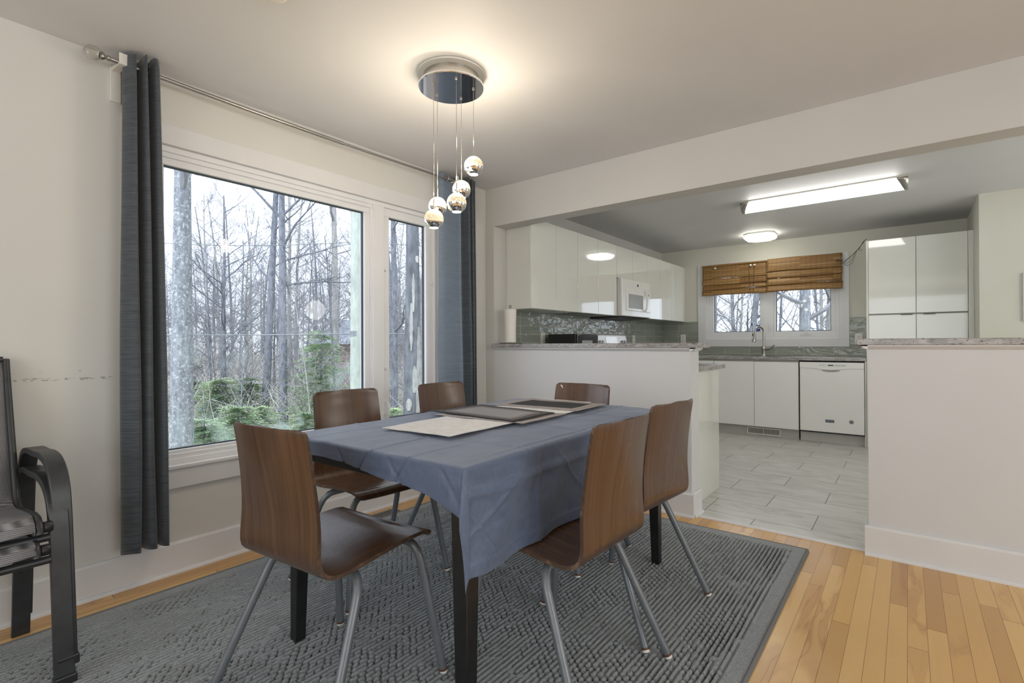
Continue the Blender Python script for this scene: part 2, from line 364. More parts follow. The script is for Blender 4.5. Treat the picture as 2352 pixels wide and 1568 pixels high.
M['mat_taupe'] = border_mat('taupe_mat', 0.45, 0.33, [(0.03, TAUPE), (0.006, BLK), (0.02, TAUPE)], GREY)
M['mat_black'] = border_mat('black_mat', 0.45, 0.33, [(0.022, TAUPE), (0.005, BLK), (0.026, TAUPE)], BLK)

def bark(name, a, b, scale=18, dot=None):
    m = NT(name); p = m.pos()
    n_ = m.noise(m.mapping(p, (1, 1, 0.35)), scale, 5, 0.7); c = m.ramp(n_, [(0.35, a), (0.65, b)])
    if dot:
        k = m.ramp(m.noise(p, 26, 4, 0.75), [(0.54, (0, 0, 0)), (0.60, (1, 1, 1))]); c = m.mix(m.math('MULTIPLY', k, 0.8), c, dot)
    m.color(c); m.set(rough=0.9); m.bump(n_, 0.6, 0.02); return m.m
M['bark_grey'] = bark('grey_bark', (0.12, 0.13, 0.145), (0.27, 0.285, 0.305))
M['bark_lichen'] = bark('lichen_bark', (0.11, 0.12, 0.13), (0.25, 0.26, 0.275), 22, (0.40, 0.425, 0.43))
M['bark_dark'] = bark('dark_bark', (0.085, 0.09, 0.11), (0.21, 0.22, 0.25))
M['bark_tan'] = bark('tan_bark', (0.22, 0.215, 0.205), (0.40, 0.39, 0.375))
M['bark_dead'] = bark('peeling_bark', (0.07, 0.075, 0.085), (0.17, 0.18, 0.20), 9)
M['twig'] = plain('twig_grey', (0.20, 0.20, 0.215), 0.9, var=0.35, scale=1.5)
M['brush'] = plain('brush_twigs', (0.56, 0.53, 0.50), 0.9, var=0.4, scale=1.2)
M['pole'] = bark('weathered_pole', (0.30, 0.33, 0.29), (0.43, 0.46, 0.41), 8)
def needles():
    m = NT('evergreen_needles'); p = m.pos(); n_ = m.noise(p, 2.2, 4, 0.7)
    m.color(m.ramp(n_, [(0.3, (0.12, 0.185, 0.115)), (0.5, (0.23, 0.32, 0.175)), (0.7, (0.40, 0.49, 0.25))])); m.set(rough=0.8); return m.m
M['needles'] = needles()
def litter():
    m = NT('forest_floor'); p = m.pos(); a = m.noise(p, 0.5, 5, 0.6); b = m.noise(p, 14, 5, 0.8)
    c = m.ramp(b, [(0.3, (0.28, 0.21, 0.14)), (0.5, (0.55, 0.45, 0.33)), (0.68, (0.80, 0.71, 0.56))])
    g = m.ramp(b, [(0.3, (0.14, 0.22, 0.09)), (0.6, (0.36, 0.50, 0.20)), (0.75, (0.62, 0.72, 0.36))])
    m.color(m.mix(m.ramp(a, [(0.45, (0, 0, 0)), (0.6, (1, 1, 1))]), c, g)); m.set(rough=0.95); m.bump(b, 1.0, 0.08); return m.m
M['litter'] = litter()
M['tarp'] = plain('blue_tarp', (0.25, 0.45, 0.80), 0.4)
M['house_red'] = plain('house_siding', (0.30, 0.12, 0.10), 0.8); M['house_roof'] = plain('house_roof', (0.25, 0.27, 0.30), 0.8)

# ------------------------------------------------------------------ mesh building
class MB:
    def __init__(s): s.v = []; s.f = []; s.mi = []; s.uv = None
    def add(s, vs, fs, mi=0):
        o = len(s.v); s.v.extend([tuple(v) for v in vs]); s.f.extend([tuple(i+o for i in f) for f in fs]); s.mi.extend([mi]*len(fs)); return s
    def box(s, x0, y0, z0, x1, y1, z1, mi=0):
        x0, x1 = min(x0, x1), max(x0, x1); y0, y1 = min(y0, y1), max(y0, y1); z0, z1 = min(z0, z1), max(z0, z1)
        return s.add([(x0, y0, z0), (x1, y0, z0), (x1, y1, z0), (x0, y1, z0), (x0, y0, z1), (x1, y0, z1), (x1, y1, z1), (x0, y1, z1)],
                     [(0, 3, 2, 1), (4, 5, 6, 7), (0, 1, 5, 4), (1, 2, 6, 5), (2, 3, 7, 6), (3, 0, 4, 7)], mi)
    def prism(s, pts, axis, a, b, mi=0):
        """polygon pts in the plane across axis, extruded from a to b"""
        def P(p, t): return {'x': (t, p[0], p[1]), 'y': (p[0], t, p[1]), 'z': (p[0], p[1], t)}[axis]
        n_ = len(pts); vs = [P(p, a) for p in pts]+[P(p, b) for p in pts]
        fs = [tuple(range(n_))[::-1], tuple(range(n_, 2*n_))]+[(i, (i+1) % n_, n_+(i+1) % n_, n_+i) for i in range(n_)]
        return s.add(vs, fs, mi)
    def tube(s, pts, r, sides=10, mi=0, cap=True):
        pts = [Vector(p) for p in pts]; n_ = len(pts)
        rr = r if isinstance(r, (list, tuple)) else [r]*n_
        vs = []; up = None
        for i, p in enumerate(pts):
            t = (pts[min(i+1, n_-1)]-pts[max(i-1, 0)])
            if t.length < 1e-9: t = Vector((0, 0, 1))
            t.normalize()
            if up is None: up = t.orthogonal().normalized()
            else:
                up = up-t*up.dot(t)
                up = t.orthogonal().normalized() if up.length < 1e-6 else up.normalized()
            sd = t.cross(up)
            for k in range(sides):
                a = 2*PI*k/sides; vs.append(p+(up*math.cos(a)+sd*math.sin(a))*rr[i])
        fs = [(i*sides+k, i*sides+(k+1) % sides, (i+1)*sides+(k+1) % sides, (i+1)*sides+k) for i in range(n_-1) for k in range(sides)]
        if cap: fs += [tuple(range(sides))[::-1], tuple((n_-1)*sides+k for k in range(sides))]
        return s.add(vs, fs, mi)
    def lathe(s, prof, c, sides=32, axis='z', mi=0, closed=False):
        vs = []; n_ = len(prof)
        for r, h in prof:
            for k in range(sides):
                a = 2*PI*k/sides; q = (r*math.cos(a), r*math.sin(a), h)
                if axis == 'x': q = (q[2], q[0], q[1])
                if axis == 'y': q = (q[0], q[2], q[1])
                vs.append((c[0]+q[0], c[1]+q[1], c[2]+q[2]))
        fs = [(i*sides+k, i*sides+(k+1) % sides, (i+1)*sides+(k+1) % sides, (i+1)*sides+k) for i in range(n_-1) for k in range(sides)]
        if closed: fs += [tuple(range(sides))[::-1], tuple((n_-1)*sides+k for k in range(sides))]
        return s.add(vs, fs, mi)
    def grid(s, P, nu, nv, mi=0):
        vs = [P(i/(nu-1), j/(nv-1)) for j in range(nv) for i in range(nu)]
        return s.add(vs, [(j*nu+i, j*nu+i+1, (j+1)*nu+i+1, (j+1)*nu+i) for j in range(nv-1) for i in range(nu-1)], mi)
    def sweep(s, pts, w, t, side, mi=0):
        """flat bar: rectangle w (along side) by t swept along pts"""
        pts = [Vector(p) for p in pts]; side = Vector(side).normalized(); n_ = len(pts); vs = []
        for i, p in enumerate(pts):
            d = (pts[min(i+1, n_-1)]-pts[max(i-1, 0)]).normalized(); nn = d.cross(side).normalized()
            for a, b in ((-1, -1), (1, -1), (1, 1), (-1, 1)): vs.append(p+side*a*w/2+nn*b*t/2)
        fs = [(i*4+k, i*4+(k+1) % 4, (i+1)*4+(k+1) % 4, (i+1)*4+k) for i in range(n_-1) for k in range(4)]+[(3, 2, 1, 0), tuple((n_-1)*4+k for k in range(4))]
        return s.add(vs, fs, mi)

def root_of(o):
    while o.parent: o = o.parent
    return o
def part(name, mb, mat, parent=None, smooth=None, bevel=0.0, label=None, seg=2, recalc=True):
    me = bpy.data.meshes.new(name)
    off = Vector((0, 0, 0)) if parent is None else root_of(parent).location
    me.from_pydata([(v[0]-off[0], v[1]-off[1], v[2]-off[2]) for v in mb.v], [], mb.f)
    mats = mat if isinstance(mat, list) else [mat]
    for m in mats: me.materials.append(M[m] if isinstance(m, str) else m)
    if len(mats) > 1: me.polygons.foreach_set('material_index', mb.mi)
    if mb.uv is not None:
        ul = me.uv_layers.new(name='uv'); arr = np.zeros(len(me.loops)*2)
        li = np.zeros(len(me.loops), dtype=np.int32); me.loops.foreach_get('vertex_index', li)
        U = np.array(mb.uv); arr[0::2] = U[li, 0]; arr[1::2] = U[li, 1]; ul.data.foreach_set('uv', arr)
    if recalc:
        import bmesh
        bm = bmesh.new(); bm.from_mesh(me); bmesh.ops.recalc_face_normals(bm, faces=bm.faces); bm.to_mesh(me); bm.free()
    if smooth is not None:
        me.polygons.foreach_set('use_smooth', [True]*len(me.polygons)); me.set_sharp_from_angle(angle=R(smooth))
    o = bpy.data.objects.new(name, me); COL.objects.link(o)
    if parent: o.parent = parent
    if bevel:
        b = o.modifiers.new('bevel', 'BEVEL'); b.width = bevel; b.segments = seg; b.limit_method = 'ANGLE'; b.angle_limit = R(40)
    if label: o['label'] = label
    return o
def thing(name, loc, label=None, cat=None, group=None, kind=None):
    o = bpy.data.objects.new(name, None); o.location = loc; o.empty_display_size = 0.1; COL.objects.link(o)
    tag(o, label, cat, group, kind); return o
def tag(o, label=None, cat=None, group=None, kind=None):
    if label: o['label'] = label
    if cat: o['category'] = cat
    if group: o['group'] = group
    if kind: o['kind'] = kind
    return o
def struct(name, mb, mat, **kw): return tag(part(name, mb, mat, None, **kw), kind='structure')
def copy_tree(o, parent=None):
    c = o.copy(); COL.objects.link(c)
    if parent: c.parent = parent
    for ch in list(o.children):
        if ch in _done: continue
        copy_tree(ch, c)
    return c
_done = set()
def B(*a): return MB().box(*a)
def arc(c, r, a0, a1, n_, plane='xz'):
    out = []
    for i in range(n_+1):
        a = R(a0+(a1-a0)*i/n_); p = (c[0]+r*math.cos(a), c[1]+r*math.sin(a)); out.append(p)
    return out

# ------------------------------------------------------------------ dimensions
XL = -2.705; YD = 3.108; YD2 = 3.25; ZC = 2.309; YB = 6.85; XR = 3.4; YF = -2.5
WY0, WY1, WZ0, WZ1 = 0.775, 2.575, 0.49, 1.99       # dining window hole
KX0, KX1, KZ0, KZ1 = -2.10, -0.62, 1.10, 1.99       # kitchen window hole
T = 0.16

# ------------------------------------------------------------------ shell
struct('floor', B(XL-0.0, YF, -0.05, XR, 3.135, 0.0), 'wood_floor')
struct('floor.001', B(XL, 3.155, -0.05, XR, YB, 0.0), 'tile_floor')
struct('trim_1', MB().prism([(3.128, 0.0), (3.160, 0.0), (3.157, 0.007), (3.150, 0.010), (3.138, 0.010), (3.131, 0.007)], 'x', -1.045, -0.16), 'trim', bevel=0.001)
struct('ceiling', B(XL-T, YF-T, ZC, XR+T, YB+T, ZC+0.1), 'ceiling')
mb = MB()
for a in ((XL-T, YF, -0.05, XL, WY0, ZC), (XL-T, WY1, -0.05, XL, YB, ZC), (XL-T, WY0, -0.05, XL, WY1, WZ0), (XL-T, WY0, WZ1, XL, WY1, ZC)): mb.box(*a)
struct('wall_left', mb, 'wall_l')
mb = MB()
for a in ((XL-T, YB, -0.05, KX0, YB+T, ZC), (KX1, YB, -0.05, XR+T, YB+T, ZC), (KX0, YB, -0.05, KX1, YB+T, KZ0), (KX0, YB, KZ1, KX1, YB+T, ZC)): mb.box(*a)
struct('wall_back', mb, 'kwall')
struct('wall_right', B(XR, YF, -0.05, XR+T, YB, ZC), 'wall')
struct('wall_front', B(XL-T, YF-T, -0.05, XR+T, YF, ZC), 'wall')
struct('wall_header', B(XL, YD, 2.003, XR, YD2, ZC), 'wall')
struct('wall_stub', B(XL, YD, 0.0, -2.617, YD2+0.015, 2.003), 'wall')
struct('wall_half_left', B(-2.617, YD, 0, -1.045, YD2, 1.032), 'half')
struct('wall_half_right', B(-0.16, YD, 0, XR, YD2, 1.049), 'half')
struct('wall_kitchen_right', B(0.475, 5.79, 0, XR, YB, ZC), 'kwall')
# kitchen door casing and plate showing on the right-hand kitchen wall
struct('trim_2', B(0.735, 5.765, 1.23, 0.85, 5.79, 1.62), 'trim')

def baseboard(name, axis, c, a, b, h=0.145, d=0.016, sgn=1, quarter=True):
    mb = MB()
    pr = [(c, 0), (c+sgn*d, 0), (c+sgn*d, h-0.01), (c+sgn*d*0.6, h), (c, h)]
    ax = {'y': 'y', 'x': 'x'}[axis]
    mb.prism(pr, ax, a, b) if axis == 'y' else mb.prism([(p[0], p[1]) for p in pr], 'x', a, b)
    if quarter:
        q = [(c+sgn*d, 0), (c+sgn*(d+0.014), 0), (c+sgn*(d+0.013), 0.008), (c+sgn*(d+0.008), 0.014), (c+sgn*d, 0.016)]
        mb.prism(q, ax, a, b)
    return struct(name, mb, 'trim')
baseboard('baseboard_left', 'y', XL, YF, YD-0.016)
baseboard('baseboard_divider_left', 'x', YD, XL, -1.045+0.016, sgn=-1)
baseboard('baseboard_divider_right', 'x', YD, -0.16-0.016, XR, sgn=-1)
baseboard('baseboard_end_left', 'y', -1.045, YD+0.0005, YD2, sgn=1)
mb = MB().box(-0.16-0.016, YD+0.0005, 0, -0.16, YD2, 0.145)
struct('baseboard_end_right', mb, 'trim', bevel=0.002)

# ------------------------------------------------------------------ dining window
GX = XL-0.05
win = thing('window_1', (XL, 1.6, 0.5), 'wide white two-light dining window looking onto bare woods', 'window', kind='structure')
mb = MB()
for a in ((XL, 0.69, 0.395, XL+0.02, 2.675, WZ0), (XL, 0.69, WZ1, XL+0.02, 2.675, 2.083), (XL, 0.69, WZ0, XL+0.02, WY0+0.005, WZ1), (XL, WY1-0.005, WZ0, XL+0.02, 2.675, WZ1)): mb.box(*a)
part('casing', mb, 'trim', win, bevel=0.003)
part('sill', MB().box(XL-0.08, WY0, WZ0-0.005, XL+0.032, WY1, WZ0+0.014), 'trim', win, bevel=0.005)
mb = MB(); D0, D1 = XL-0.13, XL-0.005       # outer frame with a stepped profile
GZ0, GZ1 = 0.565, 1.908
for (y0, y1) in ((WY0, 2.0575), (2.0575, WY1)):
    for d, e in ((0.0, 0.012), (0.018, 0.028), (0.032, 0.040)):
        pass
def ring(mb, y0, y1, z0, z1, wd, x0, x1):
    mb.box(x0, y0, z0, x1, y1, z0+wd); mb.box(x0, y0, z1-wd, x1, y1, z1); mb.box(x0, y0, z0+wd, x1, y0+wd, z1-wd); mb.box(x0, y1-wd, z0+wd, x1, y1, z1-wd)
ring(mb, WY0, WY1, WZ0+0.012, WZ1, 0.028, D0, XL-0.002); mb.box(D0, 2.012, WZ0+0.03, XL-0.004, 2.10, WZ1-0.02)
ring(mb, WY0+0.020, 2.03, WZ0+0.030, WZ1-0.020, 0.030, D0, XL-0.014)
part('window_frame', mb, 'vinyl', win, bevel=0.003)
def sash(y0, y1, gy0, gy1, x_in, nm):
    mb = MB(); x0 = GX-0.02
    mb.box(x0, y0, WZ0+0.03, x_in, y1, GZ0); mb.box(x0, y0, GZ1, x_in, y1, WZ1-0.02); mb.box(x0, y0, GZ0, x_in, gy0, GZ1); mb.box(x0, gy1, GZ0, x_in, y1, GZ1)
    o = part(nm, mb, 'vinyl', win, bevel=0.003)
    mg = MB(); ring(mg, gy0-0.002, gy1+0.002, GZ0-0.002, GZ1+0.002, 0.008, GX-0.01, GX+0.006)
    part('gasket', mg, 'gasket', o, label='dark gasket')
    return o
s1 = sash(WY0+0.035, 2.02, 0.855, 1.963, XL-0.026, 'sash'); s2 = sash(2.095, WY1-0.015, 2.152, 2.480, XL-0.020, 'sash')
part('glass_pane', B(GX-0.006, 0.853, GZ0-0.002, GX-0.002, 1.965, GZ1+0.002), 'pane_hazy', s1)
part('glass_pane', B(GX-0.006, 2.150, GZ0-0.002, GX-0.002, 2.482, GZ1+0.002), 'pane_hazy', s2)
for (y, z) in ((2.117, 1.55), (2.53, 1.50), (2.117, 0.90)):
    part('screen_clip', MB().lathe([(0.0, 0.012), (0.006, 0.012), (0.009, 0.006), (0.009, 0)], (XL-0.020, y, z), 10, 'x'), 'white_plastic', win, smooth=40)
part('crank_handle', MB().box(XL-0.02, 2.10, 0.60, XL-0.006, 2.125, 0.70).tube([(XL-0.004, 2.112, 0.69), (XL+0.012, 2.118, 0.66), (XL+0.014, 2.122, 0.60)], 0.005, 8), 'vinyl', win)

# ------------------------------------------------------------------ curtains and rod
ROD_X = XL+0.10; ROD_Z = 2.252
rod = thing('curtain_rod', (ROD_X, 1.62, ROD_Z), 'slim metal curtain rod with clear ball finial above the dining window', 'curtain rod')
pts = [(ROD_X, 0.625+t*2.06/30, ROD_Z-0.012*math.sin(PI*t/30)) for t in range(31)]
part('rod_tube', MB().tube(pts[:17], 0.0095, 14).tube(pts[16:], 0.0075, 14), 'rod', rod, smooth=50)
for y, sg in ((0.622, -1), (2.69, 1)):
    prof = [(0.0, 0.0), (0.011, 0.0), (0.011, 0.008), (0.007, 0.012), (0.016, 0.022), (0.017, 0.028), (0.012, 0.033)]
    part('finial_collar', MB().lathe([(r, sg*h) for r, h in prof], (ROD_X, y, ROD_Z), 20, 'y'), 'rod', rod, smooth=40)
    bp = [(0.031*math.sin(PI*i/12)*(1+0.0), 0.055-0.031*math.cos(PI*i/12)) for i in range(13)]
    part('finial_ball', MB().lathe([(max(r, 1e-4), sg*h) for r, h in bp], (ROD_X, y, ROD_Z), 14, 'y'), 'acrylic', rod, smooth=20, label='clear faceted ball')
for y in (0.665, 2.66):
    mb = MB().box(XL, y-0.019, 2.115, XL+0.012, y+0.019, 2.262)
    mb.prism([(XL+0.012, 2.245), (ROD_X-0.01, 2.238), (ROD_X+0.022, 2.238), (ROD_X+0.022, 2.285), (ROD_X+0.014, 2.285), (ROD_X+0.014, 2.250), (ROD_X-0.012, 2.250), (XL+0.012, 2.262)], 'y', y-0.015, y+0.015)
    part('bracket', mb, 'white_plastic', rod, bevel=0.002)

def curtain(path, ztop, zbot, name, label, lit_width):
    """path: list of (x, y) of the folds seen from above, at the top and at the bottom"""
    top, bot = path
    def interp(pp, t):
        n_ = len(pp)-1; f = t*n_; i = min(int(f), n_-1); f -= i
        p0 = pp[max(i-1, 0)]; p1 = pp[i]; p2 = pp[i+1]; p3 = pp[min(i+2, n_)]
        return tuple(0.5*((2*p1[k])+(-p0[k]+p2[k])*f+(2*p0[k]-5*p1[k]+4*p2[k]-p3[k])*f*f+(-p0[k]+3*p1[k]-3*p2[k]+p3[k])*f**3) for k in (0, 1))
    mb = MB(); nu, nv = 90, 60
    def P(u, v):
        a = interp(top, u); b = interp(bot, u); k = v**0.8
        x = a[0]*(1-k)+b[0]*k; y = a[1]*(1-k)+b[1]*k
        x += 0.004*math.sin(9*v+6*u)*v; y += 0.004*math.sin(7*v+11*u)*v
        z = ztop(u)*(1-v)+zbot(u)*v
        return (x, y, z)
    mb.grid(P, nu, nv)
    t = thing(name, (ROD_X, P(0.5, 0)[1], 0.2), label, 'curtain', group=None)
    c = part('curtain_panel', mb, ['curtain', 'curtain_lit'], t, smooth=60, recalc=False)
    if lit_width:   # window light painted onto the leading width by the lighter curtain colour
        c.data.polygons.foreach_set('material_index', [1 if (i % (nu-1))/(nu-1.0) < lit_width else 0 for i in range(len(c.data.polygons))])
    sm = c.modifiers.new('thick', 'SOLIDIFY'); sm.thickness = 0.0024; sm.offset = -1; sm.material_offset = 0
    return t, P
W0 = ROD_X
topL = [(W0-0.045, 0.688), (W0-0.010, 0.672), (W0+0.046, 0.690), (W0+0.046, 0.700), (W0-0.040, 0.712), (W0-0.042, 0.722), (W0+0.046, 0.728), (W0+0.048, 0.738), (W0-0.040, 0.748), (W0-0.040, 0.757), (W0+0.040, 0.766), (W0+0.040, 0.785), (W0-0.02, 0.800)]
botL = [(W0-0.045, 0.675), (W0+0.010, 0.655), (W0+0.050, 0.680), (W0+0.052, 0.716), (W0-0.020, 0.730), (W0-0.020, 0.738), (W0+0.050, 0.745), (W0+0.050, 0.770), (W0-0.015, 0.782), (W0-0.015, 0.790), (W0+0.045, 0.797), (W0+0.047, 0.822), (W0-0.03, 0.838)]
zt = lambda u: 2.292+0.010*math.sin(u*24)
cL, PL = curtain((topL, botL), zt, lambda u: 0.185-0.010*math.cos(u*19)*0.6, 'curtain', 'charcoal ribbed curtain bunched at the window side nearest the photographer', 0)
topR = [(W0-0.05, 2.535), (W0-0.02, 2.560), (W0-0.035, 2.66), (W0-0.03, 2.735), (W0+0.045, 2.742), (W0+0.045, 2.758), (W0-0.035, 2.766), (W0-0.035, 2.776), (W0+0.045, 2.783), (W0+0.045, 2.797), (W0-0.035, 2.804), (W0-0.035, 2.812), (W0+0.042, 2.820), (W0+0.01, 2.842)]
botR = [(W0-0.055, 2.535), (W0-0.04, 2.58), (W0-0.045, 2.69), (W0-0.03, 2.765), (W0+0.045, 2.772), (W0+0.045, 2.786), (W0-0.035, 2.792), (W0-0.035, 2.800), (W0+0.045, 2.806), (W0+0.045, 2.818), (W0-0.035, 2.824), (W0-0.035, 2.830), (W0+0.042, 2.838), (W0+0.01, 2.862)]
cR, PR = curtain((topR, botR), lambda u: 2.290+0.006*math.sin(u*26), lambda u: 0.19, 'curtain', 'charcoal curtain with window light painted blue-grey on its leading width, in the far corner of the dining window', 0.225)
for t_, ys in ((cL, (0.684, 0.707, 0.733, 0.758, 0.790)), (cR, (2.570, 2.650, 2.742, 2.775, 2.803))):
    for y in ys:
        mb = MB()
        rr = [(0.020+0.006*math.cos(2*PI*i/10), 0.003*math.sin(2*PI*i/10)) for i in range(11)]
        part('grommet', mb.lathe(rr, (ROD_X, y, ROD_Z), 24, 'y'), 'rod', t_, smooth=60)

# ------------------------------------------------------------------ rug
def make_rug():
    x0, x1, y0, y1 = -2.515, -0.400, -0.09, 2.950
    nx = int((x1-x0)/0.0030); ny = int((y1-y0)/0.0058)
    xs = np.linspace(x0, x1, nx); ys = np.linspace(y0, y1, ny); X, Y = np.meshgrid(xs, ys)
    rng = np.random.RandomState(4)
    pit = 0.0182
    # ribs along the room with rows of broken links between them, in a repeating block pattern
    wob = 0.0015*np.sin(Y*7+X*3)
    i = np.floor((X+wob)/pit).astype(int); fx = ((X+wob)/pit) % 1.0
    seg = 0.030; sh = (i % 2)*0.5
    j = np.floor(Y/seg+sh).astype(int); fy = (Y/seg+sh) % 1.0
    bi = np.floor_divide(i, 9); bj = np.floor(Y/0.26+0.5*(bi % 2)).astype(int)
    rnd = rng.rand(64, 64)[np.mod(bi*7+3, 64), np.mod(bj*5+1, 64)]
    cell = rng.rand(256, 256)[np.mod(i, 256), np.mod(j, 256)]
    rib = np.clip((np.minimum(fx, 1-fx)-0.15)/0.11, 0, 1)
    link = np.clip((np.minimum(fy, 1-fy)-0.09)/0.10, 0, 1)
    broken = rnd > 0.50
    edge = np.where(broken & (cell > 0.40), rib*link, rib)
    edge = np.where((~broken) & (cell > 0.74), rib*link, edge)
    # every so often the groove is bridged
    bridge = (cell > 0.80) & (rnd < 0.8)
    edge = np.where(bridge, np.maximum(edge, 0.7), edge)
    Z = 0.0006+0.0155*edge**0.55+rng.rand(*X.shape)*0.0020
    m_ = np.minimum(np.minimum(X-x0, x1-X), np.minimum(Y-y0, y1-Y))
    flat = np.clip((m_-0.055)/0.03, 0, 1); Z = Z*flat+(1-flat)*(0.0125+rng.rand(*X.shape)*0.0014)
    b = m_ < 0.014; Z[b] = 0.013+0.004*np.sin(np.clip(m_[b]/0.014, 0, 1)*PI)
    Z[0, :] = Z[-1, :] = 0.0008; Z[:, 0] = Z[:, -1] = 0.0008
    V = np.stack([X.ravel(), Y.ravel(), Z.ravel()], 1)
    idx = np.arange(nx*ny).reshape(ny, nx)
    q = np.stack([idx[:-1, :-1], idx[:-1, 1:], idx[1:, 1:], idx[1:, :-1]], -1).reshape(-1, 4)
    me = bpy.data.meshes.new('area_rug'); nf = len(q)
    me.vertices.add(len(V)); me.vertices.foreach_set('co', V.ravel()); me.loops.add(nf*4); me.loops.foreach_set('vertex_index', q.ravel().astype(np.int32))
    me.polygons.add(nf); me.polygons.foreach_set('loop_start', np.arange(0, nf*4, 4, dtype=np.int32)); me.polygons.foreach_set('loop_total', np.full(nf, 4, dtype=np.int32))
    me.materials.append(M['rug']); me.materials.append(M['rugedge'])
    mm = np.minimum(np.minimum(X-x0, x1-X), np.minimum(Y-y0, y1-Y))[:-1, :-1].ravel() < 0.013
    me.polygons.foreach_set('material_index', mm.astype(np.int32)); me.polygons.foreach_set('use_smooth', np.ones(nf, dtype=bool))
    me.update(); me.validate()
    o = bpy.data.objects.new('area_rug', me); COL.objects.link(o)
    tag(o, 'charcoal grey woven rug with broken ribs under the dining table', 'rug')
make_rug()
RZ = 0.0135

# floor register beside the rug
fv = thing('floor_register', (-2.56, 1.97, 0), 'dark slotted floor vent between the rug and the window wall', 'floor vent')
mb = MB().box(-2.625, 1.84, 0.0, -2.535, 2.10, 0.003)
part('grille', mb, 'brushed', fv)
mb = MB()
for k in range(13):
    y = 1.855+k*0.019
    mb.prism([(-2.615, y), (-2.545, y+0.004), (-2.545, y+0.012), (-2.615, y+0.010)], 'z', 0.003, 0.0042)
part('slots', mb, 'dark', fv)

# ------------------------------------------------------------------ dining table
TA = R(1.5); TC = Vector((-1.335, 1.640, 0)); TW, TL = 0.42, 0.70
def tp(u, v, z): return (TC.x+u*math.cos(TA)-v*math.sin(TA), TC.y+u*math.sin(TA)+v*math.cos(TA), z)
def tbox(mb, u0, v0, z0, u1, v1, z1, k=1.0):
    """box in table axes; k tapers the bottom towards the table's middle"""
    vs = []
    for z, t in ((z0, k), (z1, 1.0)):
        for (u, v) in ((u0, v0), (u1, v0), (u1, v1), (u0, v1)):
            if k != 1.0 and z == z0:
                cu = u0 if abs(u0) > abs(u1) else u1; cv = v0 if abs(v0) > abs(v1) else v1
                u = cu+(u-cu)*k; v = cv+(v-cv)*k
            vs.append(tp(u, v, z))
    return mb.add(vs, [(0, 3, 2, 1), (4, 5, 6, 7), (0, 1, 5, 4), (1, 2, 6, 5), (2, 3, 7, 6), (3, 0, 4, 7)])
tab = thing('dining_table', (TC.x, TC.y, RZ), 'black-brown rectangular dining table under the blue-grey cloth', 'table')
part('tabletop', tbox(MB(), -TW, -TL, 0.722, TW, TL, 0.742), 'blackwood', tab, bevel=0.002)
mb = MB(); a = TW-0.012; b = TL-0.012
tbox(mb, -a, -b, 0.662, a, -b+0.022, 0.722); tbox(mb, -a, b-0.022, 0.662, a, b, 0.722); tbox(mb, -a, -b+0.022, 0.662, -a+0.022, b-0.022, 0.722); tbox(mb, a-0.022, -b+0.022, 0.662, a, b-0.022, 0.722)
part('apron', mb, 'blackwood', tab, bevel=0.001)
for su in (-1, 1):
    for sv in (-1, 1):
        mb = MB(); tbox(mb, su*(TW-0.001), sv*(TL-0.001), RZ, su*(TW-0.058), sv*(TL-0.058), 0.722, 0.66)
        part('leg', mb, 'blackwood', tab, bevel=0.003)

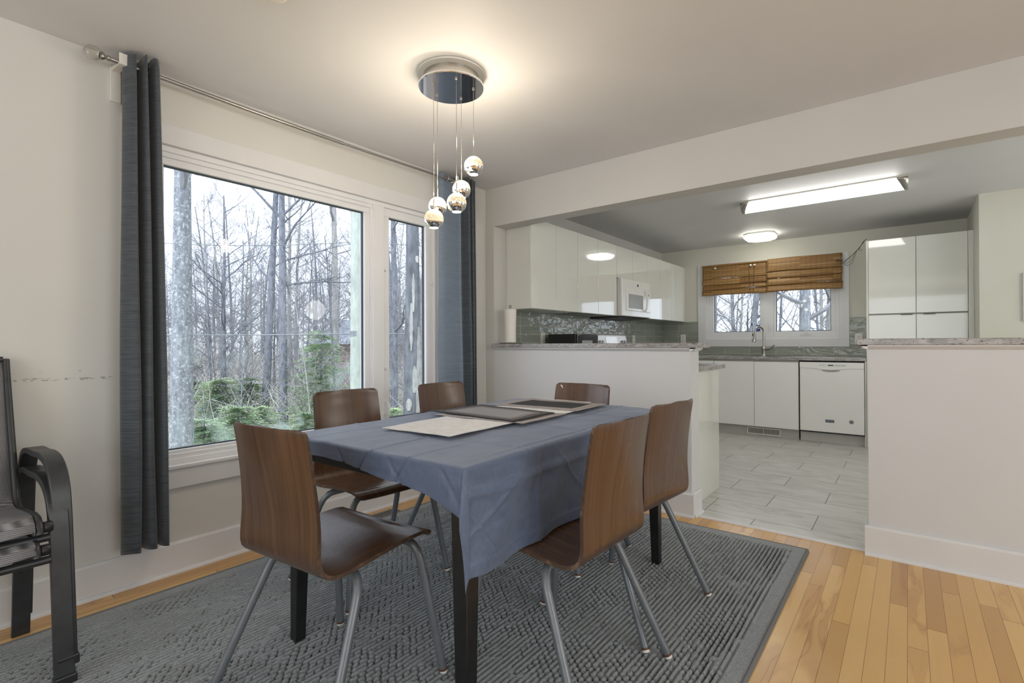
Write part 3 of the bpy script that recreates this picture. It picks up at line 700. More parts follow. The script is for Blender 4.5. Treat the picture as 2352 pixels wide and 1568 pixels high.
# tablecloth: flat top, short near overhang, long overhang on the right-hand side
OVR = 0.285
def cloth():
    rnd = random.Random(5)
    us = [-TW+0.004+i*(2*TW-0.008)/200 for i in range(201)]; us += [TW-0.004+(OVR+0.004)*(i/70.0) for i in range(1, 71)]
    def near(u): t = max(0, (u+TW)/(2*TW)); return 0.050+0.030*min(t, 1.0)+0.060*min(t, 1.0)**4
    CRS = [(-0.55, 0.5, 0.1, 0.86), (-0.30, 0.86, 0.2, 0.5), (-0.15, 0.7, 0.15, -0.7), (0.2, 0.4, 0.2, 0.9), (0.4, 0.8, 0.1, 0.6), (-0.6, 0.8, 0.25, -0.6), (0.55, 0.7, 0.2, -0.7)]
    nv = 330; vs = []; uvs = []
    zt = 0.7455; r = 0.010
    def over(s):    # arc then straight down: returns (out, down)
        if s <= 0: return 0, 0
        L = r*PI/2
        if s < L: a = s/r; return r*math.sin(a), r*(1-math.cos(a))
        return r, r+(s-L)
    creases = (-0.30, -0.13, 0.045, 0.215, 0.385)
    for j in range(nv):
        for u in us:
            nr = near(u); v0 = -TL-nr; v1 = TL-0.004
            if j < 40: v = v0+(nr+0.0)*j/40.0
            else: v = -TL+(v1+TL)*(j-40)/(nv-41.0)
            du = max(0, u-(TW-0.004)); dv = max(0, -TL-v)
            cu = min(u, TW-0.004); cv = max(v, -TL)
            # creases pressed in from folding
            h = 0
            for k, c in enumerate(creases):
                d = abs(cu-c+0.006*math.sin(3*cv+k))
                h += 0.0050*math.exp(-(d/0.0045)**1.2)*(0.6+0.4*math.sin(5*cv+2*k))
            for c in (-0.42, -0.02, 0.36): h += 0.0028*math.exp(-(abs(cv-c+0.004*math.sin(9*cu))/0.005)**1.2)
            h += 0.0045*mnoise.noise(Vector((cu*4, cv*5, 0)))+0.0030*mnoise.noise(Vector((cu*13, cv*10, 3)))
            if du > 0 and dv <= 0:
                o_, dn = over(du)
                qq = min(1, (cv+TL)/0.15); wv = qq*0.010*math.sin(cv*9.0+1.0)+0.012*qq*mnoise.noise(Vector((cv*5, du*3, 7)))+0.005*math.sin(cv*23+du*15)+0.006*math.exp(-(abs(cv-0.05)/0.012)**1.3)+0.006*math.exp(-(abs(cv+0.38)/0.012)**1.3)+0.006*math.exp(-(abs(du-0.085)/0.010)**1.3)+0.005*sum(math.exp(-(abs((cv-a_)*b_+(du-c_)*d_)/0.0055)**1.2) for a_, b_, c_, d_ in CRS)+(0.0022 if du > OVR-0.03 else 0)+0.004*mnoise.noise(Vector((cv*16, du*14, 2)))
                k = min(1, du/0.10)
                x = TW-0.004+o_+wv*k+0.004*k-0.012*math.exp(-((du-0.075)/0.012)**2)*-0.4; y = cv; z = zt-dn+h*(1-k)
                z += 0.010*mnoise.noise(Vector((cv*6, 1, 9)))*k
            elif dv > 0 and du <= 0:
                o_, dn = over(dv)
                fl = 0.004*math.sin(cu*15+0.6)-0.009*sum(math.exp(-(abs(cu-c_+0.7*dv*sg_)/0.006)**1.2) for c_, sg_ in ((-0.30, 1), (-0.13, -1), (0.045, 1), (0.12, -1), (0.215, 1), (0.33, -1)))+0.004*mnoise.noise(Vector((cu*11, 3, 1)))
                k = min(1, dv/0.05)
                x = cu; y = -TL-o_*1.1-(fl+0.004)*k; z = zt-dn*(0.95+0.04*math.sin(cu*17))+h*(1-0.5*k)
            elif du > 0 and dv > 0:
                rr = math.hypot(du, dv); ph = math.atan2(dv, du); o_, dn = over(rr)
                k = min(1, rr/0.12)
                # the corner cone closes into one pointed fold
                x = TW-0.004+(o_+0.006*k)*math.cos(ph); y = -TL-(o_+0.022*k*math.sin(2*ph))*math.sin(ph)-0.004*k; z = zt-dn+h*(1-k)
            else:
                x, y, z = cu, cv, zt+h
                e = min(1, max(0, (TW-0.004-cu)/0.03)); z = zt+h*(0.3+0.7*e)
            vs.append(tp(x, y, z)); uvs.append((u, v))
    nu = len(us); mb = MB(); mb.add(vs, [(j*nu+i, j*nu+i+1, (j+1)*nu+i+1, (j+1)*nu+i) for j in range(nv-1) for i in range(nu-1)])
    o = part('tablecloth', mb, 'cloth', None, smooth=70, recalc=False)
    s = o.modifiers.new('thick', 'SOLIDIFY'); s.thickness = 0.0009; s.offset = 1
    tag(o, 'creased blue-grey cloth over the dining table, hanging low on one side', 'tablecloth')
cloth()

def placemat(name, mat, quad, z, label, wav=0.002):
    """quad: near-left, near-right, far-right, far-left corners on the table"""
    a, b, c, d = [Vector((*q, 0)) for q in quad]; n_ = 26; m_ = 20; mb = MB(); vs = []; uv = []
    for j in range(m_):
        for i in range(n_):
            s = i/(n_-1); t = j/(m_-1); p = a*(1-s)*(1-t)+b*s*(1-t)+c*s*t+d*(1-s)*t
            h = wav*(mnoise.noise(Vector((s*3, t*3, z*90)))+0.7); vs.append((p.x, p.y, z+h)); uv.append((s, t))
    mb.add(vs, [(j*n_+i, j*n_+i+1, (j+1)*n_+i+1, (j+1)*n_+i) for j in range(m_-1) for i in range(n_-1)]); mb.uv = uv
    o = part(name, mb, mat, None, smooth=60, recalc=False)
    s = o.modifiers.new('thick', 'SOLIDIFY'); s.thickness = 0.0022; s.offset = 1
    tag(o, label, 'placemat', 'placemats along the middle of the table')
placemat('placemat', 'mat_cream', ((-1.515, 1.160), (-1.195, 1.188), (-1.205, 1.620), (-1.54, 1.59)), 0.7545, 'cream placemat nearest the photographer on the blue cloth', 0.003)
placemat('placemat', 'mat_taupe', ((-1.60, 1.50), (-1.150, 1.535), (-1.160, 1.860), (-1.60, 1.84)), 0.7575, 'taupe-edged placemat mostly hidden under the striped one')
placemat('placemat', 'mat_stripe', ((-1.685, 1.550), (-1.190, 1.530), (-1.205, 1.835), (-1.655, 1.860)), 0.7610, 'black placemat with thin stripes and woven grey centre')
placemat('placemat', 'mat_cream', ((-1.60, 1.78), (-1.185, 1.80), (-1.185, 2.05), (-1.58, 2.05)), 0.7545, 'cream placemat between the striped and the black placemats')
placemat('placemat', 'mat_black', ((-1.640, 1.915), (-1.165, 1.960), (-1.185, 2.275), (-1.640, 2.255)), 0.7580, 'black placemat with wide taupe border near the far table end')
placemat('placemat', 'mat_cream', ((-1.62, 2.17), (-1.285, 2.18), (-1.30, 2.328), (-1.63, 2.300)), 0.7545, 'cream placemat at the far end of the table')

# ------------------------------------------------------------------ bentwood chairs
def shell_mb():
    prof = [(0.412, 0.436), (0.404, 0.446), (0.388, 0.4545), (0.36, 0.459), (0.31, 0.459), (0.25, 0.454), (0.19, 0.447), (0.13, 0.439), (0.09, 0.4345), (0.06, 0.4335), (0.036, 0.437), (0.018, 0.445),
            (0.007, 0.458), (0.001, 0.475), (-0.001, 0.50), (0.000, 0.535), (0.001, 0.57), (-0.001, 0.61), (-0.006, 0.66), (-0.013, 0.71), (-0.021, 0.76), (-0.028, 0.80), (-0.032, 0.82), (-0.034, 0.832), (-0.035, 0.839)]
    L = [0.0]
    for i in range(1, len(prof)): L.append(L[-1]+math.dist(prof[i-1], prof[i]))
    tot = L[-1]
    hw = [(0.0, 0.203), (0.03, 0.211), (0.10, 0.211), (0.30, 0.205), (0.40, 0.200), (0.45, 0.198), (0.50, 0.193), (0.56, 0.185), (0.65, 0.182), (0.8, 0.175), (1.0, 0.171)]
    fine = []; N = 64
    for k in range(N+1):
        s = k/N
        # more samples close to both ends for the rounded corners
        s = 0.5-0.5*math.cos(PI*s); d = s*tot
        i = max(j for j in range(len(L)-1) if L[j] <= d+1e-9); f = (d-L[i])/(L[i+1]-L[i])
        fine.append((prof[i][0]*(1-f)+prof[i+1][0]*f, prof[i][1]*(1-f)+prof[i+1][1]*f, d))
    vs = []; uv = []; nu = 21
    for y, z, d in fine:
        t = d/tot; i = max(j for j in range(len(hw)-1) if hw[j][0] <= t+1e-9); f = (t-hw[i][0])/(hw[i+1][0]-hw[i][0]); w_ = hw[i][1]*(1-f)+hw[i+1][1]*f
        r = 0.022
        for e in (d, tot-d):
            if e < r: w_ = w_-r+math.sqrt(max(0, r*r-(r-e)**2))
        back = min(1, max(0, (z-0.47)/0.30)); seat = min(1, max(0, (y-0.03)/0.1))
        for k in range(nu):
            s = -1+2*k/(nu-1)
            yy = y-0.024*back*(1-s*s)+0.006*back; zz = z-0.010*seat*(1-s*s)*(1 if y < 0.38 else 0.4)
            vs.append((s*w_, yy, zz)); uv.append((s*w_, d))
    mb = MB(); n_ = len(fine); mb.add(vs, [(j*nu+i, j*nu+i+1, (j+1)*nu+i+1, (j+1)*nu+i) for j in range(n_-1) for i in range(nu-1)]); mb.uv = uv
    return mb
def make_chair():
    t = thing('dining_chair', (0, 0, 0))
    sh = part('seat_shell', shell_mb(), ['veneer', 'plyedge'], t, smooth=40, recalc=False)
    s = sh.modifiers.new('ply', 'SOLIDIFY'); s.thickness = 0.0115; s.offset = -1; s.material_offset_rim = 1
    e = sh.modifiers.new('crisp', 'EDGE_SPLIT'); e.split_angle = R(42)
    def bez(p0, p1, p2, n_=8): return [tuple((1-q)**2*a+2*q*(1-q)*b+q*q*c for a, b, c in zip(p0, p1, p2)) for q in [i/n_ for i in range(n_+1)]]
    for yb, zb, yf, fx in ((0.135, 0.413, -0.043, 0.262), (0.350, 0.432, 0.412, 0.252)):
        part('crossbar', MB().tube([(-0.135, yb, zb), (0.135, yb, zb)], 0.0128, 14), 'steel', t, smooth=50)
        for s_ in (-1, 1):
            end = (s_*fx, yf, 0.028); k = 0.16
            mid = (s_*0.199, yb+(yf-yb)*0.04, zb-0.004); after = tuple(m_+(e-m_)*k for m_, e in zip(mid, end))
            pts = [(s_*0.13, yb, zb), (s_*0.155, yb, zb)]+bez((s_*0.16, yb, zb), mid, after)+[end]
            lg = part('leg', MB().tube(pts, 0.0131, 14), 'steel', t, smooth=50)
            d = Vector(end)-Vector(after); d.normalize(); e2 = Vector(end)+d*0.007; e3 = e2+d*0.008
            part('foot_cap', MB().tube([end, tuple(e2)], 0.0136, 12), 'red', lg, smooth=50, label='brown foot band')
            part('foot_glide', MB().tube([tuple(e2), tuple(e3)], 0.0125, 12), 'white_plastic', lg, smooth=50, label='white glide')
    for x, y in ((-0.13, 0.135), (0.13, 0.135), (-0.13, 0.35), (0.13, 0.35)):
        part('mounting_screw', MB().lathe([(0.0001, 0.006), (0.007, 0.005), (0.008, 0.0), (0.008, -0.004), (0.0001, -0.006)], (x, y+0.022, 0.424 if y < 0.2 else 0.440), 10), 'blackmetal', t, smooth=40)
    return t
chairs = [
 (-1.393, 0.706, 4.9, 'walnut bentwood chair at the near end of the table, back to the photographer'),
 (-0.691, 1.387, 88.0, 'walnut bentwood chair on the kitchen-opening side, nearer one, cloth resting on its seat'),
 (-0.729, 1.898, 84.9, 'walnut bentwood chair on the kitchen-opening side, the one beside the half wall end'),
 (-2.115, 1.431, -93.0, 'walnut bentwood chair before the large window pane, seat showing under the cloth'),
 (-2.069, 2.017, -90.5, 'walnut bentwood chair before the narrow window pane, only its back showing'),
 (-1.407, 2.392, 177.6, 'walnut bentwood chair at the far table end with white chip on its back')]
proto = make_chair()
for i, (x, y, a, lab) in enumerate(chairs):
    o = proto if i == 0 else copy_tree(proto)
    o.location = (x, y, RZ-0.011); o.rotation_euler = (0, 0, R(a)); tag(o, lab, 'chair', 'bentwood dining chairs around the table')
    if i == 5:
        me = bpy.data.meshes.new('chip')
        pts = [(0.138, 0.800), (0.146, 0.812), (0.139, 0.815), (0.143, 0.822), (0.131, 0.818), (0.128, 0.804), (0.121, 0.797), (0.134, 0.793)]
        pts = [(0.132+(a_-0.132)*1.5, 0.805+(b_-0.805)*1.5) for a_, b_ in pts]
        me.from_pydata([(px, -0.0225-0.010*(pz-0.8), pz) for px, pz in pts], [], [tuple(range(8))]); me.materials.append(M['paper'])
        c = bpy.data.objects.new('chip', me); COL.objects.link(c); c.parent = o; c['label'] = 'white chip in the veneer'
        s = c.modifiers.new('thick', 'SOLIDIFY'); s.thickness = 0.001; s.offset = 0

# ------------------------------------------------------------------ stacked patio chairs
def patio(z0, y_out, label, dx=0.0, ky=1.0):
    t = thing('patio_chair', (-2.35, 0.10, z0), label, 'chair', 'stacked patio chairs by the wall')
    for yc, sd in ((0.0, 1), (1.0, -1)):
        # inverted-U side: wide flat bar; near end at the front, slanting slightly outwards
        y0 = 0.350+y_out if sd == 1 else -0.190-y_out
        zt = 0.640-z0*0+dx*0
        H_ = 0.628; xr, xf = -2.545, -2.075
        pts = [(xr-0.030, 0.0), (xr-0.020, 0.2), (xr-0.008, 0.40), (xr, 0.52), (xr+0.012, H_-0.055), (xr+0.045, H_-0.015), (xr+0.10, H_-0.002), (xr+0.2, H_), (xf-0.20, H_+0.004), (xf-0.13, H_-0.004), (xf-0.075, H_-0.030), (xf-0.045, H_-0.075), (xf-0.030, H_-0.15), (xf-0.018, 0.35), (xf, 0.16), (xf+0.012, 0.0)]
        fp = []
        for i in range(len(pts)-1):
            p0, p1, p2, p3 = pts[max(i-1, 0)], pts[i], pts[i+1], pts[min(i+2, len(pts)-1)]
            for q in range(4):
                f = q/4.0; fp.append(tuple(0.5*((2*p1[k])+(-p0[k]+p2[k])*f+(2*p0[k]-5*p1[k]+4*p2[k]-p3[k])*f*f+(-p0[k]+3*p1[k]-3*p2[k]+p3[k])*f**3) for k in (0, 1)))
        pts = fp+[pts[-1]]
        P3 = [(x+dx, y0+sd*(0.03*(i/60.0)), z0+z*ky) for i, (x, z) in enumerate(pts)]
        if z0 < 0.01: P3[-1] = (P3[-1][0], P3[-1][1], RZ)
        nm = part('side_frame', MB().sweep(P3, 0.050, 0.020, (0, 1, 0)), 'blackmetal', t, smooth=50, bevel=0.003)
        f = P3[-1]
        part('foot_boot', MB().box(f[0]-0.016, f[1]-0.028, f[2], f[0]+0.016, f[1]+0.028, f[2]+0.03), 'dark', nm, bevel=0.004)
        # seat and back tube on this side
        ys = y0-sd*0.035
        prof = [(-2.655, 0.945), (-2.64, 0.90), (-2.56, 0.72), (-2.47, 0.52), (-2.445, 0.465), (-2.42, 0.440), (-2.37, 0.438), (-2.25, 0.452), (-2.14, 0.468), (-2.09, 0.466), (-2.062, 0.448), (-2.055, 0.425)]
        part('seat_tube', MB().tube([(x+dx, ys, z0+z) for x, z in prof], 0.0105, 10), 'blackmetal', t, smooth=50)
        kn = MB().lathe([(0.0001, 0.016), (0.014, 0.015), (0.017, 0.010), (0.017, -0.006), (0.010, -0.010), (0.008, -0.03)], (-2.075+dx, ys+sd*0.018, z0+0.44), 14, 'y')
        part('knob', kn, 'dark', t, smooth=40)
    for x, z in ((-2.085, 0.405), (-2.50, 0.395)):
        part('cross_rail', MB().tube([(x+dx, -0.19, z0+z), (x+dx, 0.35, z0+z)], 0.012, 12), 'blackmetal', t, smooth=50)
    part('top_rail', MB().tube([(-2.655+dx, -0.155, z0+0.945), (-2.665+dx, 0.08, z0+0.955), (-2.655+dx, 0.315, z0+0.945)], 0.0105, 10), 'blackmetal', t, smooth=50)
    prof = [(-2.655, 0.945), (-2.56, 0.72), (-2.49, 0.56), (-2.455, 0.485), (-2.44, 0.463), (-2.42, 0.449), (-2.37, 0.446), (-2.31, 0.453), (-2.2, 0.468), (-2.13, 0.476), (-2.09, 0.475), (-2.062, 0.462), (-2.046, 0.438)]
    def P(u, v):
        f = v*(len(prof)-1); i = min(int(f), len(prof)-2); f -= i; x = prof[i][0]*(1-f)+prof[i+1][0]*f; z = prof[i][1]*(1-f)+prof[i+1][1]*f
        return (x+dx, 0.313-0.464*u, z0+z-0.012*math.sin(PI*u))
    o = part('sling_seat', MB().grid(P, 9, 49), 'sling', t, smooth=60); s = o.modifiers.new('thick', 'SOLIDIFY'); s.thickness = 0.002
    return t
patio(0.0, 0.0, 'black patio armchair with grey mesh, lower one of the stack by the wall', 0.0)
patio(0.066, 0.008, 'black patio armchair with grey mesh, upper one of the stack by the wall', -0.012)

# ------------------------------------------------------------------ chandelier
ch = thing('chandelier', (-1.66, 1.67, ZC), 'round mirrored ceiling pendant with five glowing glass and chrome balls', 'chandelier')
cx, cy = -1.66, 1.67
part('ceiling_ring', MB().lathe([(0.001, 0), (0.153, 0), (0.157, -0.004), (0.157, -0.009), (0.150, -0.012), (0.001, -0.012)], (cx, cy, ZC), 64), 'white_plastic', ch, smooth=35)
part('mounting_drum', MB().lathe([(0.128, -0.012), (0.128, -0.052), (0.001, -0.052)], (cx, cy, ZC), 64), 'brushed', ch, smooth=35)
part('mirror_disc', MB().lathe([(0.001, -0.052), (0.146, -0.052), (0.150, -0.055), (0.150, -0.063), (0.148, -0.066), (0.001, -0.066)], (cx, cy, ZC), 72), 'canopy', ch, smooth=30)
balls = [(-1.580, 1.734, 1.886), (-1.6885, 1.7655, 1.805), (-1.577, 1.618, 1.689), (-1.7535, 1.670, 1.715), (-1.684, 1.581, 1.627)]
for bi, (x, y, z) in enumerate(balls):
    rb = 0.0440
    part('cord', MB().tube([(x, y, ZC-0.066), (x, y, z+rb+0.04)], 0.0011, 6), 'rod', ch)
    part('ferrule', MB().lathe([(0.0001, 0.002), (0.006, 0), (0.006, -0.005), (0.0001, -0.007)], (x, y, ZC-0.066), 12), 'chrome', ch, smooth=40)
    g = []
    for i in range(17):
        a = PI*0.5-(PI*0.5+0.40)*(i/16.0); g.append((max(1e-4, rb*0.985*math.cos(a)), rb*0.985*math.sin(a)))
    gl = part('glass_globe', MB().lathe(g, (x, y, z), 36), 'crackle', ch, smooth=60)
    part('stem', MB().tube([(x, y, z+rb*0.6), (x, y, z+rb+0.045)], 0.0030, 10), 'chrome', gl, smooth=40)
    mb = MB(); sides = 48; rows = 16; vs = []; tilt = bi*1.1+0.5
    for i in range(rows+1):
        for k in range(sides):
            a = 2*PI*k/sides; top = R(-13+8*math.sin(a+tilt)); bot = R(-63); e = top+(bot-top)*i/rows
            vs.append((x+rb*1.02*math.cos(e)*math.cos(a), y+rb*1.02*math.cos(e)*math.sin(a), z+rb*1.02*math.sin(e)))
    mb.add(vs, [(i*sides+k, i*sides+(k+1) % sides, (i+1)*sides+(k+1) % sides, (i+1)*sides+k) for i in range(rows) for k in range(sides)])
    part('chrome_bowl', mb, 'chrome', ch, smooth=60)
    part('lamp_lens', MB().lathe([(0.0001, 0), (0.0195, 0), (0.0195, 0.004), (0.0001, 0.005)], (x, y, z-rb*0.925), 24), 'lens', ch)
    l = bpy.data.lights.new('pendant_bulb', 'POINT'); l.energy = 2.4; l.color = (1.0, 0.85, 0.66); l.shadow_soft_size = 0.03
    lo = bpy.data.objects.new('pendant_bulb', l); COL.objects.link(lo); lo.location = (x, y, z+rb+0.075)

# ------------------------------------------------------------------ kitchen lights
tl = thing('ceiling_light', (-0.59, 4.85, ZC), 'long glowing kitchen tube light with brushed metal end caps', 'ceiling light')
x0, x1, y0, y1 = -1.165, 0.005, 4.775, 4.935
part('backplate', B(x0, y0-0.005, ZC-0.012, x1, y1+0.005, ZC), 'white_plastic', tl)
sec = [(4.855+0.080*math.cos(R(180+180*i/14)), ZC-0.012+0.078*math.sin(R(180+180*i/14))) for i in range(15)]
part('diffuser', MB().prism(sec, 'x', x0+0.008, x1-0.008), 'tube_glow', tl, smooth=30)
for xa, sg in ((x0, 1), (x1, -1)):
    mb = MB(); n_ = 18
    def lim(t, sg=sg): return 0.022+0.050*(abs(t-0.5)*2)**1.5
    vs = []
    for i in range(n_+1):
        a = R(180+180*i/n_); t = i/n_
        for xx in (xa, xa+sg*lim(t)): vs.append((xx, 4.855+0.0835*math.cos(a), ZC-0.012+0.0815*math.sin(a)))
    mb.add(vs, [(2*i, 2*i+1, 2*i+3, 2*i+2) for i in range(n_)])
    mb.add([(xa, p[0], p[1]) for p in sec], [tuple(range(len(sec)))])
    o = part('end_cap', mb, 'brushed', tl, smooth=40); s = o.modifiers.new('thick', 'SOLIDIFY'); s.thickness = 0.002
fl = thing('ceiling_light', (-1.335, 6.34, ZC), 'small square glowing flush light above the kitchen window', 'ceiling light')
def octo(c, r, k): return [(c[0]+a, c[1]+b) for a, b in ((-r, -k), (-k, -r), (k, -r), (r, -k), (r, k), (k, r), (-k, r), (-r, k))]
part('base', MB().prism(octo((-1.335, 6.34), 0.158, 0.095), 'z', ZC-0.018, ZC), 'white_plastic', fl)
mb = MB(); levels = [(0.158, 0.095, -0.018), (0.156, 0.093, -0.045), (0.142, 0.080, -0.062), (0.11, 0.06, -0.070)]
vs = [(*p, ZC+z) for r, k, z in levels for p in octo((-1.335, 6.34), r, k)]
mb.add(vs, [(i*8+k, i*8+(k+1) % 8, (i+1)*8+(k+1) % 8, (i+1)*8+k) for i in range(3) for k in range(8)]+[tuple(range(24, 32))])
part('diffuser', mb, 'flush_glow', fl, smooth=30)
sd = thing('smoke_alarm', (-1.737, 0.865, ZC), 'round ceiling fitting cut off by the top edge of the photo', 'smoke alarm')
part('body', MB().lathe([(0.001, -0.036), (0.04, -0.035), (0.056, -0.025), (0.060, 0)], (-1.737, 0.865, ZC), 32), 'white_plastic', sd, smooth=40)

# ------------------------------------------------------------------ bar tops and trim under them
def slab(name, x0, y0, z0, x1, y1, z1, label, cat='countertop'):
    o = part(name, B(x0, y0, z0, x1, y1, z1), 'granite', None, bevel=0.004); return tag(o, label, cat)
slab('bar_top', -2.617, 3.072, 1.032, -1.000, 3.34, 1.062, 'speckled granite bar top on the half wall by the window corner')
slab('bar_top', -0.205, 3.072, 1.050, XR, 3.34, 1.081, 'speckled granite bar top on the right-hand half wall')
def cove(y, z, d): return [(y, z-0.0), (y-d, z), (y-d, z-0.006), (y-d*0.55, z-0.014), (y-d*0.2, z-0.020), (y, z-0.022)]
mb = MB().prism(cove(YD, 1.032, 0.026), 'x', -2.617, -1.045+0.026)
mb.prism([(-1.045, 1.032), (-1.019, 1.032), (-1.019, 1.026), (-1.030, 1.016), (-1.045, 1.010)], 'y', YD-0.026, YD2)
struct('trim_3', mb, 'trim')
mb = MB().prism(cove(YD, 1.050, 0.026), 'x', -0.16-0.026, XR)
mb.prism([(-0.16, 1.050), (-0.186, 1.050), (-0.186, 1.044), (-0.175, 1.034), (-0.16, 1.028)], 'y', YD-0.026, YD2)
struct('trim_4', mb, 'trim')

# paper towel on its holder
pt = thing('paper_towel_holder', (-2.50, 3.17, 1.062), 'white paper towel roll on black stand on the bar top', 'paper towel holder')
part('stand', MB().lathe([(0.001, 0.007), (0.085, 0.006), (0.090, 0.0), (0.001, 0.0)], (-2.50, 3.17, 1.062), 40).tube([(-2.50, 3.17, 1.065), (-2.50, 3.17, 1.335)], 0.004, 8).tube([(-2.50, 3.17, 1.33)]+[(-2.50+0.010*math.sin(R(a)), 3.17, 1.345+0.011*(1-math.cos(R(a)))) for a in range(0, 331, 30)], 0.0025, 6), 'dark', pt, smooth=40)
mb = MB(); prof = [(0.021, 0.008), (0.046, 0.008), (0.045, 0.06), (0.0455, 0.14), (0.048, 0.22), (0.050, 0.268), (0.049, 0.272), (0.021, 0.272)]
part('towel_roll', mb.lathe(prof, (-2.50, 3.17, 1.062), 36), 'paper', pt, smooth=50)
# ------------------------------------------------------------------ kitchen left run: uppers
def handle_less_door(name, x, y0, y1, z0, z1, mat, parent, g=0.0022):
    return part(name, B(x-0.018, y0+g, z0, x, y1-g, z1), mat, parent, bevel=0.0012)
XU = -2.36; UZ0, UZ1 = 1.343, 2.068
units = [(3.268, 3.985, [3.268, 3.626, 3.985], 'glossy white wall cabinet nearest the bar end'),
         (3.985, 4.765, [3.985, 4.372, 4.765], 'glossy white wall cabinet on the bar side of the built-in microwave'),
         (4.765, 5.535, [4.765, 5.150, 5.535], 'short glossy white wall cabinet above the built-in microwave'),
         (5.535, 6.300, [5.535, 5.920, 6.300], 'glossy white wall cabinet beyond the built-in microwave'),
         (6.300, 6.745, [6.300, 6.745], 'single-door glossy white wall cabinet in the kitchen corner')]
for k, (a, b, ys, lab) in enumerate(units):
    z0 = 1.738 if k == 2 else UZ0
    t = thing('wall_cabinet', (XL+0.17, (a+b)/2, z0), lab, 'cabinet', 'white wall cabinets over the kitchen counter')
    part('cabinet_body', B(XL+0.001, a+0.0005, z0, XU-0.019, b-0.0005, UZ1), 'gloss2' if k == 0 else 'carcass', t, bevel=0.0008)
    for i in range(len(ys)-1): handle_less_door('door', XU, ys[i], ys[i+1], z0+0.002, UZ1-0.001, 'gloss', t)
struct('trim_5', B(XL+0.002, 6.747, UZ0, XU-0.02, YB-0.002, UZ1), 'gloss2')

# over-range microwave
mw = thing('built_in_microwave', (-2.5, 5.15, 1.335), 'white microwave hood hung under the short wall cabinet', 'microwave')
YA, YZ = 4.800, 5.525
part('body', B(XL+0.002, YA, 1.345, XU+0.012, YZ, 1.737), 'appl', mw, bevel=0.002)
part('vent_base', MB().prism([(XL+0.01, 1.345), (XU+0.03, 1.345), (XU-0.02, 1.330), (XL+0.01, 1.322)], 'y', YA+0.01, YZ-0.01), 'dark', mw)
fx = XU+0.045
part('front_frame', MB().box(XU+0.013, YA, 1.345, fx, YZ, 1.737), 'appl', mw, bevel=0.006)
dr = part('door', B(fx, 4.885, 1.405, fx+0.012, 5.495, 1.655), 'appl', mw, bevel=0.004)
part('door_window', B(fx+0.012, 4.925, 1.430, fx+0.0135, 5.290, 1.580), 'applgrey', dr, label='dull grey glass')
part('handle', MB().tube([(fx+0.010, 5.325, 1.640), (fx+0.034, 5.327, 1.628), (fx+0.044, 5.330, 1.58), (fx+0.046, 5.330, 1.52), (fx+0.040, 5.328, 1.45), (fx+0.030, 5.325, 1.422), (fx+0.010, 5.322, 1.412)], 0.011, 10), 'appl', dr, smooth=50)
part('badge', B(fx, 5.165, 1.672, fx+0.002, 5.195, 1.698), 'dark', mw, label='small dark badge')
part('display', B(fx+0.012, 5.415, 1.585, fx+0.013, 5.445, 1.605), 'dark', dr)

# range with its backguard
rg = thing('range', (-2.38, 5.15, 0), 'white electric range with silver back panel and knobs', 'stove')
part('oven_body', B(XL+0.03, 4.772, 0.0, -2.06, 5.528, 0.905), 'appl', rg, bevel=0.003)
part('cooktop', B(XL+0.03, 4.772, 0.905, -2.06, 5.528, 0.918), 'blackgloss', rg, bevel=0.002)
part('backguard', MB().prism([(XL+0.03, 0.918), (XL+0.125, 0.918), (XL+0.085, 1.150), (XL+0.055, 1.168), (XL+0.03, 1.160)], 'y', 4.775, 5.525), 'appl', rg, bevel=0.008, seg=3)
def bgx(z): return XL+0.125-(z-0.918)/0.232*0.040
part('control_panel', MB().prism([(bgx(0.99)+0.0005, 0.99), (bgx(0.99)+0.003, 0.99), (bgx(1.135)+0.003, 1.135), (bgx(1.135)+0.0005, 1.135)], 'y', 5.00, 5.27), 'brushed', rg, bevel=0.002)
for y in (4.845, 4.905, 5.385, 5.445):
    part('knob', MB().lathe([(0.021, 0.0), (0.020, 0.020), (0.016, 0.024), (0.0001, 0.025)], (bgx(1.07), y, 1.07), 20, 'x'), 'brushed', rg, smooth=40)
# base units and counters of the left run
for (a, b, lab) in ((3.268, 4.768, 'hidden white base cabinet between the bar and the range'), (5.532, 6.24, 'hidden white base cabinet between the range and the corner')):
    t = thing('base_cabinet', (-2.4, (a+b)/2, 0), lab, 'cabinet')
    part('cabinet_body', B(XL+0.002, a+0.002, 0.0, -2.10, b-0.002, 0.872), 'matt', t)
    n_ = 3 if b-a > 1 else 1
    for i in range(n_): part('door', B(-2.10, a+(b-a)*i/n_+0.003, 0.115, -2.082, a+(b-a)*(i+1)/n_-0.003, 0.866), 'gloss', t, bevel=0.001)
slab('counter', XL+0.002, 3.256, 0.873, -1.075, 3.955, 0.905, 'granite counter behind the half wall ending in the kitchen opening')
slab('counter', XL+0.002, 3.957, 0.873, -2.06, 4.770, 0.905, 'granite counter under the black microwave')
slab('counter', XL+0.002, 5.530, 0.873, -2.06, 6.215, 0.905, 'granite counter between the range and the kitchen corner')
# peninsula unit
pn = thing('base_cabinet', (-1.6, 3.55, 0), 'glossy white end-panelled base cabinet beside the half wall end', 'cabinet')
part('cabinet_body', B(-2.075, 3.262, 0.0, -1.118, 3.86, 0.872), 'matt', pn)
part('end_panel', B(-1.118, 3.262, 0.0, -1.100, 3.872, 0.872), 'gloss', pn, bevel=0.001)
part('filler', B(-1.117, 3.252, 0.0, -1.103, 3.262, 0.872), 'gloss2', pn)
for i in range(2): part('door', B(-2.05+0.46*i, 3.86, 0.115, -1.595+0.46*i, 3.878, 0.866), 'gloss', pn, bevel=0.001)
